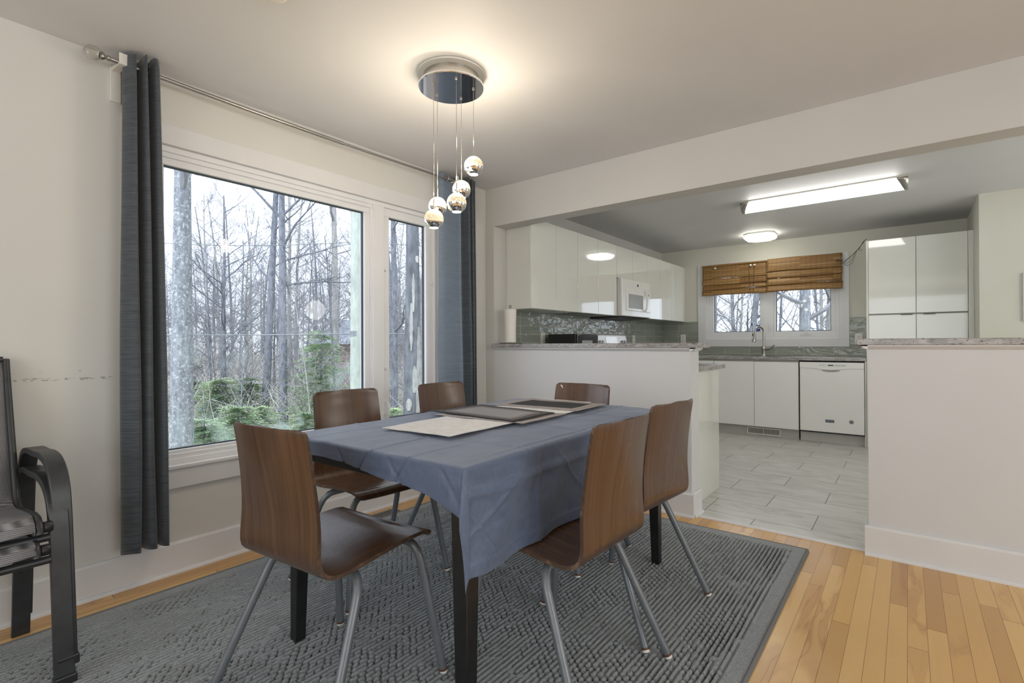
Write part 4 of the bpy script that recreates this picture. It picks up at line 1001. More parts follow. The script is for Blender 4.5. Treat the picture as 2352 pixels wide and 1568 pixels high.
# black countertop microwave
bm_ = thing('countertop_microwave', (-2.47, 4.08, 0.905), 'small black microwave on the counter behind the bar', 'microwave')
part('body', B(-2.63, 3.90, 0.915, -2.335, 4.29, 1.146), 'dark', bm_, bevel=0.004)
d_ = part('door', B(-2.335, 3.905, 0.920, -2.318, 4.285, 1.140), 'blackgloss', bm_, bevel=0.003)
part('door_window', B(-2.318, 3.985, 0.960, -2.3168, 4.175, 1.088), 'applgrey', d_, label='grey window')
for x in (-2.60, -2.36):
    for y in (3.93, 4.26): part('foot', B(x-0.012, y-0.012, 0.905, x+0.012, y+0.012, 0.916), 'dark', bm_)

# backsplash
struct('trim_6', B(XL+0.0005, YD2+0.016, 0.906, XL+0.008, YB-0.001, 1.343), 'bs_y')
mb = MB(); 
for a in ((XL+0.009, YB-0.009, 0.906, -2.203, YB-0.001, 1.343), (-2.203, YB-0.009, 0.906, -0.521, YB-0.001, 1.008), (-0.521, YB-0.009, 0.906, -0.333, YB-0.001, 1.343)): mb.box(*a)
struct('trim_7', mb, 'bs_x')

# outlets and switches
def outlet(loc, face, label, kind='outlet'):
    t = thing('wall_outlet' if kind == 'outlet' else 'light_switch', loc, label, kind)
    x, y, z = loc; d = 0.006
    if face == 'y': bx = lambda a, b, c, e, o0, o1: B(x+a, y-o1, z+c, x+b, y-o0, z+e)
    else: bx = lambda a, b, c, e, o0, o1: B(x+o0, y+a, z+c, x+o1, y+b, z+e)
    part('cover_plate', bx(-0.036, 0.036, -0.058, 0.058, 0, d), 'white_plastic', t, bevel=0.002)
    if kind == 'outlet':
        for s_ in (-0.022, 0.022):
            r = part('receptacle', bx(-0.017, 0.017, s_-0.014, s_+0.014, d, d+0.002), 'white_plastic', t, bevel=0.001)
            mb = MB()
            for a in (-0.008, 0.005):
                q = bx(a, a+0.003, s_-0.002, s_+0.009, d+0.002, d+0.0026); mb.add(q.v, q.f)
            q = bx(-0.0025, 0.0025, s_-0.010, s_-0.006, d+0.002, d+0.0026); mb.add(q.v, q.f)
            part('slots', mb, 'dark', r)
    else:
        part('rocker', bx(-0.015, 0.015, -0.033, 0.033, d, d+0.004), 'white_plastic', t, bevel=0.0015)
        for s_ in (-0.047, 0.047): part('screw', bx(-0.003, 0.003, s_-0.003, s_+0.003, d, d+0.0015), 'brushed', t)
    return t
outlet((-2.405, YB-0.009, 1.115), 'y', 'white double outlet on the backsplash at the kitchen corner')
outlet((-0.435, YB-0.009, 1.100), 'y', 'white double outlet on the tiles beside the tall pantry', )
outlet((XL+0.008, 3.91, 1.105), 'x', 'white outlet on the tiles by the black microwave')
outlet((XL+0.008, 5.90, 1.100), 'x', 'white outlet on the tiles just past the range')
outlet((XL, 2.925, 1.235), 'x', 'white rocker switch on the wall beside the far curtain', 'light switch')
pa = thing('power_adapter', (XL+0.05, 3.93, 0.905), 'small black plug adapter lying by the black microwave', 'adapter')
part('body', B(-2.55, 3.72, 0.905, -2.44, 3.80, 0.965), 'dark', pa, bevel=0.008)
part('cable', MB().tube([(-2.50, 3.80, 0.93), (-2.52, 3.85, 0.92), (-2.60, 3.88, 0.95), (-2.68, 3.90, 1.06)], 0.004, 8), 'dark', pa, smooth=50)

# ------------------------------------------------------------------ kitchen back run
slab('counter', XL+0.002, 6.216, 0.868, -0.333, 6.840, 0.903, 'granite counter with the sink along the kitchen window wall')
def base_unit(x0, x1, doors, lab, drawer=False):
    t = thing('base_cabinet', ((x0+x1)/2, 6.5, 0), lab, 'cabinet', 'white base cabinets under the kitchen window')
    part('cabinet_body', B(x0+0.001, 6.258, 0.118, x1-0.001, 6.84, 0.866), 'carcass', t)
    for a, b in doors:
        if drawer:
            part('drawer_front', B(a+0.002, 6.238, 0.70, b-0.002, 6.256, 0.846), 'matt', t, bevel=0.001)
            part('door', B(a+0.002, 6.238, 0.118, b-0.002, 6.256, 0.696), 'matt', t, bevel=0.001)
        else: part('door', B(a+0.002, 6.238, 0.112, b-0.002, 6.256, 0.846), 'matt', t, bevel=0.001)
    return t
base_unit(-2.08, -1.832, [(-2.08, -1.832)], 'narrow white base cabinet with drawer at the kitchen corner', True)
base_unit(-1.830, -0.938, [(-1.830, -1.385), (-1.385, -0.938)], 'white two-door sink cabinet above the floor vent grille')
struct('trim_8', B(-2.08, 6.300, 0.0, -0.945, 6.315, 0.112), 'grout')
vg = thing('vent_grille', (-1.30, 6.29, 0.05), 'beige slotted vent grille in the toe kick under the sink', 'vent')
part('frame', B(-1.475, 6.290, 0.012, -1.125, 6.2995, 0.093), 'white_plastic', vg, bevel=0.002)
mb = MB()
for k in range(24): mb.box(-1.458+k*0.0134+(0.004 if k > 11 else 0), 6.2885, 0.024, -1.451+k*0.0134+(0.004 if k > 11 else 0), 6.2902, 0.081)
part('slots', mb, 'dark', vg)
# dishwasher
dw = thing('dishwasher', (-0.64, 6.5, 0), 'white front-loading dishwasher with curved pocket handle', 'dishwasher')
part('body', B(-0.930, 6.262, 0.10, -0.350, 6.84, 0.858), 'dark', dw)
do = part('door', B(-0.925, 6.226, 0.118, -0.352, 6.26, 0.790), 'appl', dw, bevel=0.004)
mb = MB(); pts = [(-0.925, 0.852), (-0.352, 0.852), (-0.352, 0.790), (-0.50, 0.786), (-0.56, 0.776), (-0.64, 0.770), (-0.72, 0.776), (-0.78, 0.786), (-0.925, 0.790)]
cp = part('control_panel', MB().prism(pts, 'y', 6.218, 6.26), 'appl', dw, bevel=0.003)
part('display', B(-0.665, 6.2165, 0.815, -0.615, 6.218, 0.826), 'dark', cp)
mb = MB()
for k in range(5): mb.box(-0.745+k*0.014, 6.2168, 0.818, -0.738+k*0.014, 6.218, 0.824)
for k in range(6): mb.box(-0.600+k*0.016, 6.2168, 0.814, -0.591+k*0.016, 6.218, 0.826)
part('buttons', mb, 'applgrey', cp)
mb = MB(); hp = [(-0.640+0.085*math.cos(R(180+180*i/12)), 0.772+0.022*math.sin(R(180+180*i/12))) for i in range(13)]
part('handle_pocket', MB().prism(hp, 'y', 6.222, 6.2275), 'applgrey', do, label='shallow grey pocket')
part('kick_plate', B(-0.930, 6.285, 0.0, -0.350, 6.30, 0.098), 'grout', dw, bevel=0.002)
bd = part('badge', B(-0.690, 6.2245, 0.222, -0.612, 6.226, 0.250), 'navy', do, label='dark badge')
def text(body, size, loc, rot, mat, parent, name='lettering'):
    cu = bpy.data.curves.new('t', 'FONT'); cu.body = body; cu.size = size; cu.align_x = 'CENTER'; cu.align_y = 'CENTER'; cu.extrude = 0.0004
    o = bpy.data.objects.new('t', cu); COL.objects.link(o); o.rotation_euler = rot; o.location = loc
    dg = bpy.context.evaluated_depsgraph_get(); me = bpy.data.meshes.new_from_object(o.evaluated_get(dg)); mat_w = o.matrix_world.copy()
    mat_w = Matrix.LocRotScale(Vector(loc), Matrix.Rotation(rot[2], 3, 'Z') @ Matrix.Rotation(rot[0], 3, 'X'), None)
    me.transform(mat_w); me.transform(Matrix.Translation(-root_of(parent).location)); bpy.data.objects.remove(o); me.materials.clear(); me.materials.append(M[mat])
    n_ = bpy.data.objects.new(name, me); COL.objects.link(n_); n_.parent = parent; return n_
text('MAYTAG', 0.016, (-0.651, 6.2240, 0.236), (R(90), 0, 0), 'white_plastic', do)
em = part('emblem', MB().lathe([(0.0001, -0.002), (0.019, -0.002), (0.022, 0.0)], (-0.462, 6.226, 0.243), 28, 'y'), 'applgrey', do, label='round emblem')
mb = MB().prism([(-0.472, 0.247), (-0.452, 0.251), (-0.450, 0.246), (-0.472, 0.242)], 'y', 6.2228, 6.2238).prism([(-0.474, 0.239), (-0.456, 0.240), (-0.455, 0.234), (-0.470, 0.234)], 'y', 6.2228, 6.2238)
part('emblem_mark', mb, 'navy', do)
struct('trim_9', B(-0.347, 6.23, 0.0, -0.334, 6.84, 0.903), 'gloss2')
# sink and faucet
sk = thing('sink', (-1.38, 6.52, 0.903), 'dark inset sink in the granite under the kitchen window', 'sink')
part('basin', MB().box(-1.66, 6.35, 0.9032, -1.10, 6.60, 0.9045).box(-1.72, 6.30, 0.903, -1.04, 6.62, 0.9036), 'blackgloss', sk)
fc = thing('faucet', (-1.373, 6.68, 0.903), 'brushed nickel gooseneck faucet with side lever at the sink', 'faucet')
part('base', MB().lathe([(0.030, 0), (0.030, 0.006), (0.022, 0.012), (0.022, 0.07), (0.026, 0.085), (0.024, 0.11), (0.017, 0.125)], (-1.373, 6.68, 0.903), 24), 'brushed', fc, smooth=45)
neck = [(-1.373, 6.68, 1.02), (-1.372, 6.68, 1.16)]+[(-1.372-0.045*(1-math.cos(R(a)))*0.85, 6.68-0.05*(1-math.cos(R(a))), 1.19+0.062*math.sin(R(a))) for a in range(0, 176, 16)]+[(-1.452, 6.575, 1.14)]
part('gooseneck', MB().tube(neck, 0.0125, 14), 'brushed', fc, smooth=50)
part('spray_head', MB().tube([(-1.450, 6.577, 1.165), (-1.453, 6.573, 1.12), (-1.457, 6.568, 1.085), (-1.459, 6.566, 1.068)], [0.014, 0.017, 0.024, 0.022], 16), 'brushed', fc, smooth=50)
part('lever', MB().tube([(-1.355, 6.675, 0.985), (-1.32, 6.665, 0.985), (-1.300, 6.660, 0.990)], [0.018, 0.020, 0.014], 14).tube([(-1.305, 6.66, 0.988), (-1.275, 6.65, 1.005), (-1.262, 6.645, 1.025), (-1.245, 6.64, 1.032)], [0.010, 0.009, 0.007, 0.006], 10), 'brushed', fc, smooth=50)

# pantry
pn = thing('pantry_cabinet', (0.07, 6.5, 0), 'tall glossy white four-door pantry cabinet beyond the right-hand half wall', 'cabinet')
part('side_panel', B(-0.331, 6.22, 0.0, -0.313, 6.845, 2.085), 'gloss2', pn, bevel=0.001)
part('cabinet_body', B(-0.313, 6.242, 0.0, 0.433, 6.845, 2.083), 'carcass', pn)
part('filler_panel', B(0.436, 6.222, 0.0, 0.4745, 6.24, 2.083), 'gloss2', pn, bevel=0.001)
for a, b, hx in ((-0.311, 0.060, -0.01), (0.064, 0.433, 0.16)):
    part('door', B(a, 6.222, 1.345, b, 6.240, 2.080), 'gloss', pn, bevel=0.001)
    d_ = part('door', B(a, 6.222, 0.12, b, 6.240, 1.330), 'gloss', pn, bevel=0.001)
    part('edge_pull', B(hx-0.045, 6.209, 1.326, hx+0.045, 6.226, 1.3325), 'blackmetal', d_, bevel=0.0005)

# ------------------------------------------------------------------ kitchen window
kw = thing('window_2', (-1.36, YB, 1.1), 'white two-light kitchen window over the sink', 'window', kind='structure')
mb = MB()
y0, y1 = YB-0.020, YB
for a in ((-2.203, 1.010, -0.521, KZ0), (-2.203, KZ1, -0.521, 2.083), (-2.203, KZ0, KX0, KZ1), (KX1, KZ0, -0.521, KZ1)): mb.box(a[0], y0, a[1], a[2], y1, a[3])
part('casing', mb, 'trim', kw, bevel=0.003)
def ringx(mb, x0, x1, z0, z1, wd, ya, yb):
    mb.box(x0, ya, z0, x1, yb, z0+wd); mb.box(x0, ya, z1-wd, x1, yb, z1); mb.box(x0, ya, z0+wd, x0+wd, yb, z1-wd); mb.box(x1-wd, ya, z0+wd, x1, yb, z1-wd)
mb = MB(); ringx(mb, KX0, KX1, KZ0, KZ1, 0.03, YB+0.0, YB+0.13); mb.box(-1.42, YB+0.004, KZ0+0.03, -1.30, YB+0.13, KZ1-0.03)
part('window_frame', mb, 'vinyl', kw, bevel=0.003)
for gx0, gx1, a, b in ((-2.005, -1.450, KX0+0.03, -1.42), (-1.272, -0.700, -1.30, KX1-0.03)):
    mb = MB(); ya, yb = YB+0.012, YB+0.06; gz0, gz1 = 1.197, 1.92
    mb.box(a, ya, KZ0+0.03, b, yb, gz0); mb.box(a, ya, gz1, b, yb, KZ1-0.03); mb.box(a, ya, gz0, gx0, yb, gz1); mb.box(gx1, ya, gz0, b, yb, gz1)
    s_ = part('sash', mb, 'vinyl', kw, bevel=0.003)
    mg = MB(); ringx(mg, gx0-0.002, gx1+0.002, gz0-0.002, gz1+0.002, 0.009, YB+0.03, YB+0.05); part('gasket', mg, 'gasket', s_, label='dark gasket')
    part('glass_pane', B(gx0-0.003, YB+0.036, gz0-0.003, gx1+0.003, YB+0.040, gz1+0.003), 'pane', s_)
part('crank_handle', MB().prism([(-1.02, 1.155), (-0.90, 1.155), (-0.905, 1.172), (-0.935, 1.180), (-1.01, 1.166)], 'y', YB-0.002, YB+0.012).tube([(-0.925, YB-0.004, 1.17), (-0.95, YB-0.012, 1.195), (-0.985, YB-0.012, 1.222)], 0.007, 8), 'vinyl', kw)
part('lock_lever', MB().box(-1.345, YB-0.004, 1.20, -1.325, YB+0.006, 1.30).box(-1.342, YB-0.012, 1.245, -1.330, YB-0.002, 1.285), 'vinyl', kw, bevel=0.002)
part('label_plate', B(-2.06, YB+0.004, 1.122, -1.99, YB+0.012, 1.134), 'white_plastic', kw)
stk = thing('window_sticker', (-1.475, YB+0.03, 1.245), 'small blue and white sticker on the left kitchen pane', 'sticker')
part('sheet', B(-1.502, YB+0.0345, 1.205, -1.450, YB+0.0355, 1.285), 'white_plastic', stk)
part('print', MB().box(-1.502, YB+0.0337, 1.205, -1.450, YB+0.0343, 1.235).box(-1.502, YB+0.0337, 1.272, -1.450, YB+0.0343, 1.285), 'blue', stk)

# bamboo roman shades
def shade(x0, x1, ztop, zbot, yf, folds, lab, roll):
    t = thing('bamboo_shade', ((x0+x1)/2, YB-0.02, zbot), lab, 'window shade', 'bamboo shades over the kitchen window')
    back = YB-0.022
    part('head_rail', MB().box(x0+0.005, yf+0.012, ztop-0.030, x1-0.005, back, ztop-0.005), 'bamboo', t)
    def dz(x): return 0.0
    # valance / main drop, then stacked folds each a little further out at its lower edge
    zs = folds
    prev = ztop
    for k, z in enumerate(zs):
        o_in = yf+0.004+0.003*k; o_out = yf-0.010-0.002*k
        def P(u, v, prev=prev, z=z, o_in=o_in, o_out=o_out, k=k):
            s = v; yy = o_in+(o_out-o_in)*math.sin(s*PI*0.5) if s < 0.85 else o_out+(s-0.85)*0.05
            x = x0+(x1-x0)*u+0.004*math.sin(k*3+1)*(1-2*u)
            return (x, yy+0.003*math.sin(u*11+k), prev+(z-prev)*s+0.003*math.sin(u*5+k*2))
        o = part('fold', MB().grid(P, 30, 12), 'bamboo', t, smooth=50); s_ = o.modifiers.new('thick', 'SOLIDIFY'); s_.thickness = 0.0025
        prev = z+0.004
    return t
s1 = shade(-2.128, -1.357, 2.068, 1.670, YB-0.062, (1.888, 1.806, 1.748, 1.672), 'bamboo roman shade with white cord pulleys on the left kitchen pane', True)
s2 = shade(-1.352, -0.578, 2.073, 1.668, YB-0.090, (1.915, 1.835, 1.755, 1.672), 'bamboo roman shade on the right kitchen pane, its cords pulled aside', False)
part('top_roll', MB().tube([(-2.13, YB-0.070, 2.055), (-1.36, YB-0.070, 2.058)], 0.012, 10), 'bamboo', s1, smooth=40)
for x in (-1.96, -1.535, -1.490): part('pulley', MB().lathe([(0.0001, -0.012), (0.010, -0.010), (0.014, 0), (0.012, 0.010)], (x, YB-0.085, 2.022), 12, 'z'), 'white_plastic', s1, smooth=50)
part('pull_cord', MB().tube([(-1.535, YB-0.09, 2.01), (-1.555, YB-0.088, 2.0), (-1.54, YB-0.085, 1.70), (-1.525, YB-0.08, 1.50), (-1.535, YB-0.08, 1.38), (-1.522, YB-0.08, 1.30), (-1.515, YB-0.08, 1.17)], 0.0022, 6).tube([(-1.49, YB-0.09, 2.01), (-1.498, YB-0.088, 1.85), (-1.51, YB-0.08, 1.55), (-1.528, YB-0.08, 1.38)], 0.0022, 6).lathe([(0.0001, 0.02), (0.006, 0.015), (0.008, -0.012), (0.0001, -0.016)], (-1.515, YB-0.08, 1.155), 10).lathe([(0.0001, 0.02), (0.006, 0.015), (0.007, -0.012), (0.0001, -0.016)], (-1.524, YB-0.08, 1.285), 10), 'cord', s1)
cy_ = YB-0.115
knot = [(-0.60, cy_, 1.985), (-0.63, cy_-0.01, 1.99), (-0.64, cy_, 1.975), (-0.60, cy_-0.01, 1.970), (-0.575, cy_, 1.985), (-0.58, cy_, 1.95)]
cord = [(-0.575, cy_, 1.945), (-0.48, 6.60, 2.0), (-0.40, 6.40, 2.045), (-0.335, 6.235, 2.10), (-0.325, 6.26, 2.098)]
mb = MB().tube(knot, 0.0035, 6).tube(cord, 0.003, 6)
mb.tube([(-0.575, cy_, 1.945), (-0.52, 6.68, 1.905), (-0.47, 6.60, 1.925), (-0.42, 6.44, 2.03)], 0.0016, 6)
mb.tube([(-0.575, cy_, 1.950), (-0.53, 6.68, 1.935), (-0.48, 6.60, 1.95), (-0.43, 6.45, 2.02)], 0.0016, 6)
mb.tube([(-0.41, 6.42, 2.04), (-0.39, 6.40, 2.015), (-0.375, 6.40, 2.03), (-0.40, 6.42, 2.04), (-0.36, 6.32, 2.095), (-0.335, 6.25, 2.10)], 0.0022, 6)
part('tied_cord', mb, 'cord', s2)

# ------------------------------------------------------------------ outside: ground, woods, pole, house
GZ = -1.15
def ground():
    mb = MB()
    def P(u, v):
        th = R(-12+u*110); d = 3.5+v*v*66
        x = -math.sin(th)*d; y = math.cos(th)*d
        z = GZ+0.12*mnoise.noise(Vector((x*0.35, y*0.35, 0)))+0.35*mnoise.noise(Vector((x*0.08, y*0.08, 4)))*min(1, d/15)+0.9*max(0, (d-28)/40)
        return (x, y, z)
    mb.grid(P, 90, 70); struct('terrain', mb, 'litter', smooth=180)
ground()
def gz(x, y):
    d = math.hypot(x, y); return GZ+0.12*mnoise.noise(Vector((x*0.35, y*0.35, 0)))+0.35*mnoise.noise(Vector((x*0.08, y*0.08, 4)))*min(1, d/15)+0.9*max(0, (d-28)/40)-0.04

def grow(rnd, H, r0, lean, nb, first, spread, twigs, depth=2, crook=0.25, forks=0, seg=10):
    """bare tree at the origin: returns (trunk MB, branches MB)"""
    tr = MB(); br = MB(); path = []; rad = []
    p = Vector((0, 0, -0.1)); d = Vector((lean[0], lean[1], 1)).normalized(); n_ = seg
    for i in range(n_+1):
        path.append(p.copy()); rad.append(r0*(1-0.78*(i/n_))+ (0.25*r0 if i == 0 else 0))
        d = (d+Vector((rnd.uniform(-1, 1), rnd.uniform(-1, 1), 0.3))*crook*0.16).normalized(); p = p+d*(H/n_)
    tr.tube(path, rad, 10)
    def branch(p, d, L, r, lev):
        n2 = 6 if lev < 2 else 4; pts = [p.copy()]; rr = [r]; q = p.copy(); dd = d.copy()
        for i in range(n2):
            dd = (dd+Vector((rnd.uniform(-1, 1), rnd.uniform(-1, 1), rnd.uniform(-0.5, 1.0)))*0.24).normalized(); q = q+dd*(L/n2); pts.append(q.copy()); rr.append(max(0.0028, r*(1-0.85*(i+1)/n2)))
        br.tube(pts, rr, 5 if lev == 0 else 3, cap=False)
        if lev < depth:
            k = twigs if lev == 0 else max(3, twigs-2)
            for j in range(k):
                t = rnd.uniform(0.2, 0.98); i = min(int(t*n2), n2-1); f = t*n2-i; o = pts[i].lerp(pts[i+1], f)
                base = (pts[i+1]-pts[i]).normalized(); sd = Vector((rnd.uniform(-1, 1), rnd.uniform(-1, 1), rnd.uniform(-0.6, 0.9)))
                nd = (base*0.8+sd.normalized()*0.85).normalized(); branch(o, nd, L*rnd.uniform(0.32, 0.6), max(0.003, rr[i]*0.5), lev+1)
    for b in range(nb):
        t = first+(0.99-first)*(b+rnd.random())/nb; i = min(int(t*n_), n_-1); o = path[i].lerp(path[i+1], t*n_-i)
        a = rnd.uniform(0, 2*PI); up = rnd.uniform(0.1, 1.1); dr = Vector((math.cos(a), math.sin(a), up)).normalized()
        L = spread*(1.1-0.6*t)*rnd.uniform(0.6, 1.15); branch(o, dr, L, max(0.006, rad[i]*rnd.uniform(0.28, 0.5)), 0)
    return tr, br
protos = []
specs = [('bare_tree', 9.0, 0.085, (0.02, 0.0), 30, 0.10, 2.8, 7, 'bark_grey'),
         ('bare_tree', 11.0, 0.11, (-0.03, 0.02), 28, 0.18, 3.2, 7, 'bark_dark'),
         ('bare_tree', 8.0, 0.065, (0.06, 0.03), 30, 0.06, 2.5, 7, 'bark_dark'),
         ('bare_tree', 12.0, 0.10, (0.0, 0.0), 24, 0.22, 3.0, 7, 'bark_tan'),
         ('sapling', 5.0, 0.030, (0.08, 0.0), 22, 0.04, 1.8, 6, 'bark_grey'),
         ('sapling', 4.2, 0.024, (-0.10, 0.05), 20, 0.05, 1.5, 6, 'bark_tan')]
def plant(k, x, y, s, rz, label, group, zs=None):
    if protos[k] is None:
        nm, H, r0, ln, nb, fi, sp, tw, bk = specs[k]; rnd = random.Random(100+k)
        tr, br = grow(rnd, H, r0, ln, nb, fi, sp, tw)
        t = thing(nm, (0, 0, 0), None, 'tree'); part('trunk', tr, bk, t, smooth=60, recalc=False); part('branches', br, 'twig', t, recalc=False)
        protos[k] = t; o = t
    else: o = copy_tree(protos[k])
    o.location = (x, y, gz(x, y)); o.rotation_euler = (0, 0, rz); o.scale = (s, s, zs or s); tag(o, label, 'tree', group); return o
protos[:] = [None]*6
rnd = random.Random(21)
names_k = {0: 'grey-barked bare tree standing in the leafless woods outside', 1: 'dark-trunked bare tree standing in the leafless woods outside', 2: 'slim dark bare tree branching low in the leafless woods outside',
           3: 'tall pale-trunked bare tree standing in the leafless woods outside', 4: 'thin grey sapling in the undergrowth outside', 5: 'thin tan sapling in the undergrowth outside'}
groups_k = ['grey-barked trees of the bare woods', 'dark-trunked trees of the bare woods', 'slim low-branching trees of the bare woods', 'tall pale trees of the bare woods', 'grey saplings of the bare woods', 'tan saplings of the bare woods']
def scatter(n_, th0, th1, d0, d1, ks, s0, s1):
    for i in range(n_):
        th = R(th0+(th1-th0)*((i*0.618034+rnd.random()*0.25) % 1.0)); d = d0+(d1-d0)*math.sqrt(rnd.random()); k = rnd.choice(ks)
        plant(k, -math.sin(th)*d, math.cos(th)*d, rnd.uniform(s0, s1), rnd.uniform(0, 6.28), names_k[k], groups_k[k])
scatter(12, 44, 78, 11, 17, (0, 2, 4, 5), 0.45, 0.66)
scatter(34, 42, 80, 16, 27, (0, 2, 4, 3), 0.55, 0.80)
scatter(12, 42, 80, 18, 36, (1, 3), 0.85, 1.1)
scatter(50, 42, 80, 26, 46, (0, 1, 2, 3), 0.72, 1.0)
scatter(24, 46, 76, 10, 18, (4, 5), 0.6, 0.9)
scatter(8, 2, 22, 12, 18, (0, 2, 4), 0.7, 0.95)
scatter(12, 0, 24, 18, 36, (0, 1, 2, 3), 0.8, 1.1)

# individually placed trunks
def polar(px, depth):
    """point on the ground seen at photo column px at the given depth"""
    d = _f*1.0+_r*((px-1176)/1161.7); d.z = 0; return Vector((d.x*depth, d.y*depth, 0))
def trunk_tree(name, px, depth, r, H, lean, bk, label, nb=12, first=0.35, spread=2.2, seed=1, crook=0.12, seg=14):
    p = polar(px, depth); z = gz(p.x, p.y); rn = random.Random(seed)
    tr, br = grow(rn, H, r, lean, nb, first, spread, 6, crook=crook, seg=seg)
    t = thing(name, (0, 0, 0), label, 'tree'); part('trunk', tr, bk, t, smooth=60, recalc=False); part('branches', br, 'twig' if bk != 'bark_dark' else 'bark_dark', t, recalc=False)
    t.location = (p.x, p.y, z); return t
trunk_tree('lichened_tree', 415, 6.4, 0.150, 9.0, (0.012, 0.004), 'bark_lichen', 'thick grey lichen-mottled trunk close outside the large pane, beside the curtain', nb=7, first=0.42, spread=2.0, seed=3, crook=0.03)
trunk_tree('tall_dark_tree', 604, 12.5, 0.105, 12.0, (0.050, 0.03), 'bark_dark', 'dark leaning trunk, left one of the twin trunks mid large pane', nb=14, first=0.3, spread=3.2, seed=8, crook=0.08)
trunk_tree('tall_dark_tree', 650, 12.0, 0.110, 12.0, (0.0, 0.0), 'bark_dark', 'dark upright trunk, right one of the twin trunks mid large pane', nb=14, first=0.3, spread=3.0, seed=9, crook=0.04)
trunk_tree('forked_tree', 515, 13.5, 0.085, 6.5, (0.0, 0.0), 'bark_dark', 'small dark forked tree between the thick trunk and the twin trunks', nb=20, first=0.25, spread=2.6, seed=12, crook=0.2)
trunk_tree('tall_grey_tree', 775, 14.0, 0.120, 11.0, (-0.02, -0.01), 'bark_tan', 'pale trunk just before the utility pole outside the large pane', nb=14, first=0.35, spread=2.6, seed=14, crook=0.06)
trunk_tree('tall_grey_tree', 905, 12.0, 0.090, 11.0, (0.01, 0.0), 'bark_dark', 'thin dark trunk at the left of the narrow pane', nb=14, first=0.2, spread=2.4, seed=16, crook=0.06)
def dead_tree():
    t = trunk_tree('dead_tree', 945, 8.6, 0.165, 9.5, (0.0, 0.0), 'bark_dead', 'big dead trunk with peeling bark outside the narrow pane', nb=5, first=0.45, spread=1.8, seed=17, crook=0.05)
    b = t.location; toc = Vector((-b.x, -b.y, 0)).normalized(); sd = toc.cross(Vector((0, 0, 1)))
    tr_me = [c for c in t.children if c.name.startswith('trunk')][0].data; rn = random.Random(2)
    for k, (a0, z0, z1, w_) in enumerate(((-0.9, 0.1, 2.6, 0.16), (-0.25, 1.5, 1.95, 0.10), (0.15, 2.2, 3.0, 0.07), (-0.1, 2.85, 3.5, 0.06), (0.35, 1.2, 1.4, 0.12), (-0.5, 0.6, 1.1, 0.12))):
        mb = MB(); vs = []; n_ = 14
        cen = [v.co for v in tr_me.vertices]
        def centre(z):
            best = min(range(0, len(cen), 10), key=lambda i: abs(sum(c.z for c in cen[i:i+10])/10-z)); 
            j = best if sum(c.z for c in cen[best:best+10])/10 <= z or best == 0 else best-10
            c0 = sum((cen[j+q] for q in range(10)), Vector())/10; jn = min(j+10, len(cen)-10); c1 = sum((cen[jn+q] for q in range(10)), Vector())/10
            f = 0 if c1.z == c0.z else (z-c0.z)/(c1.z-c0.z); c = c0.lerp(c1, f); r = (cen[j]-c0).length*(1-f)+(cen[jn]-c1).length*f; return c, r
        for i in range(n_+1):
            z = z0+(z1-z0)*i/n_; c, r = centre(z); wd = w_*math.sin(PI*(i+0.5)/(n_+1))**0.5*rn.uniform(0.7, 1.05)
            for e in (-1, -0.3, 0.3, 1):
                a = a0+e*wd/0.16*0.5; dv = toc*math.cos(a)+sd*math.sin(a); vs.append(c+dv*(r*1.05+0.004))
        mb.add(vs, [(i*4+k2, i*4+k2+1, (i+1)*4+k2+1, (i+1)*4+k2) for i in range(n_) for k2 in range(3)])
        me = bpy.data.meshes.new('bare_wood'); me.from_pydata([tuple(v) for v in mb.v], [], mb.f); me.materials.append(M['bark_tan'])
        o = bpy.data.objects.new('bare_wood', me); COL.objects.link(o); o.parent = t; o['label'] = 'pale wood where the bark has peeled'
        s = o.modifiers.new('thick', 'SOLIDIFY'); s.thickness = 0.012; s.offset = 1
dead_tree()
trunk_tree('tall_grey_tree', 1846, 12.0, 0.150, 11.0, (-0.01, 0.0), 'bark_grey', 'stout grey trunk outside the right kitchen pane', nb=16, first=0.18, spread=3.2, seed=23, crook=0.08)
trunk_tree('tall_grey_tree', 1895, 13.5, 0.110, 11.0, (0.03, 0.0), 'bark_tan', 'pale leaning trunk at the right edge of the right kitchen pane', nb=16, first=0.18, spread=3.0, seed=27, crook=0.1)
trunk_tree('tall_grey_tree', 1700, 14.0, 0.10, 11.0, (0.10, 0.05), 'bark_grey', 'grey slanting trunk outside the left kitchen pane', nb=18, first=0.15, spread=3.2, seed=29, crook=0.1)

# utility pole with wires
p = polar(818, 9.5); zp = gz(p.x, p.y)
up = thing('utility_pole', (p.x, p.y, zp), 'weathered wooden utility pole at the edge of the large pane', 'utility pole')
part('pole', MB().tube([(p.x, p.y, zp-0.2), (p.x+0.03, p.y, zp+7.5)], [0.125, 0.085], 14), 'pole', up, smooth=60)
wz = CAMH+(788-765)*9.5/1161.7
part('clamp', MB().tube([(p.x, p.y, wz-0.05), (p.x, p.y, wz+0.05)], 0.12, 14), 'bark_grey', up)
for dz, lab in ((0.0, 'lower cable strung from the utility pole across the woods'), (1.72, 'upper cable strung from the utility pole across the woods')):
    a = polar(200, 9.0); b_ = polar(1010, 10.0); q = []
    for i in range(25):
        t = i/24; v = a.lerp(p, min(1, t/0.7)) if t < 0.7 else p.lerp(b_, (t-0.7)/0.3)
        q.append((v.x, v.y, wz+dz-0.10*math.sin(PI*min(1, t/0.7))*(1 if dz else 0.2)))
    o = part('power_cable', MB().tube(q, 0.011 if dz == 0 else 0.007, 6), 'bark_grey', None, smooth=60); tag(o, lab, 'cable', 'cables on the utility pole')

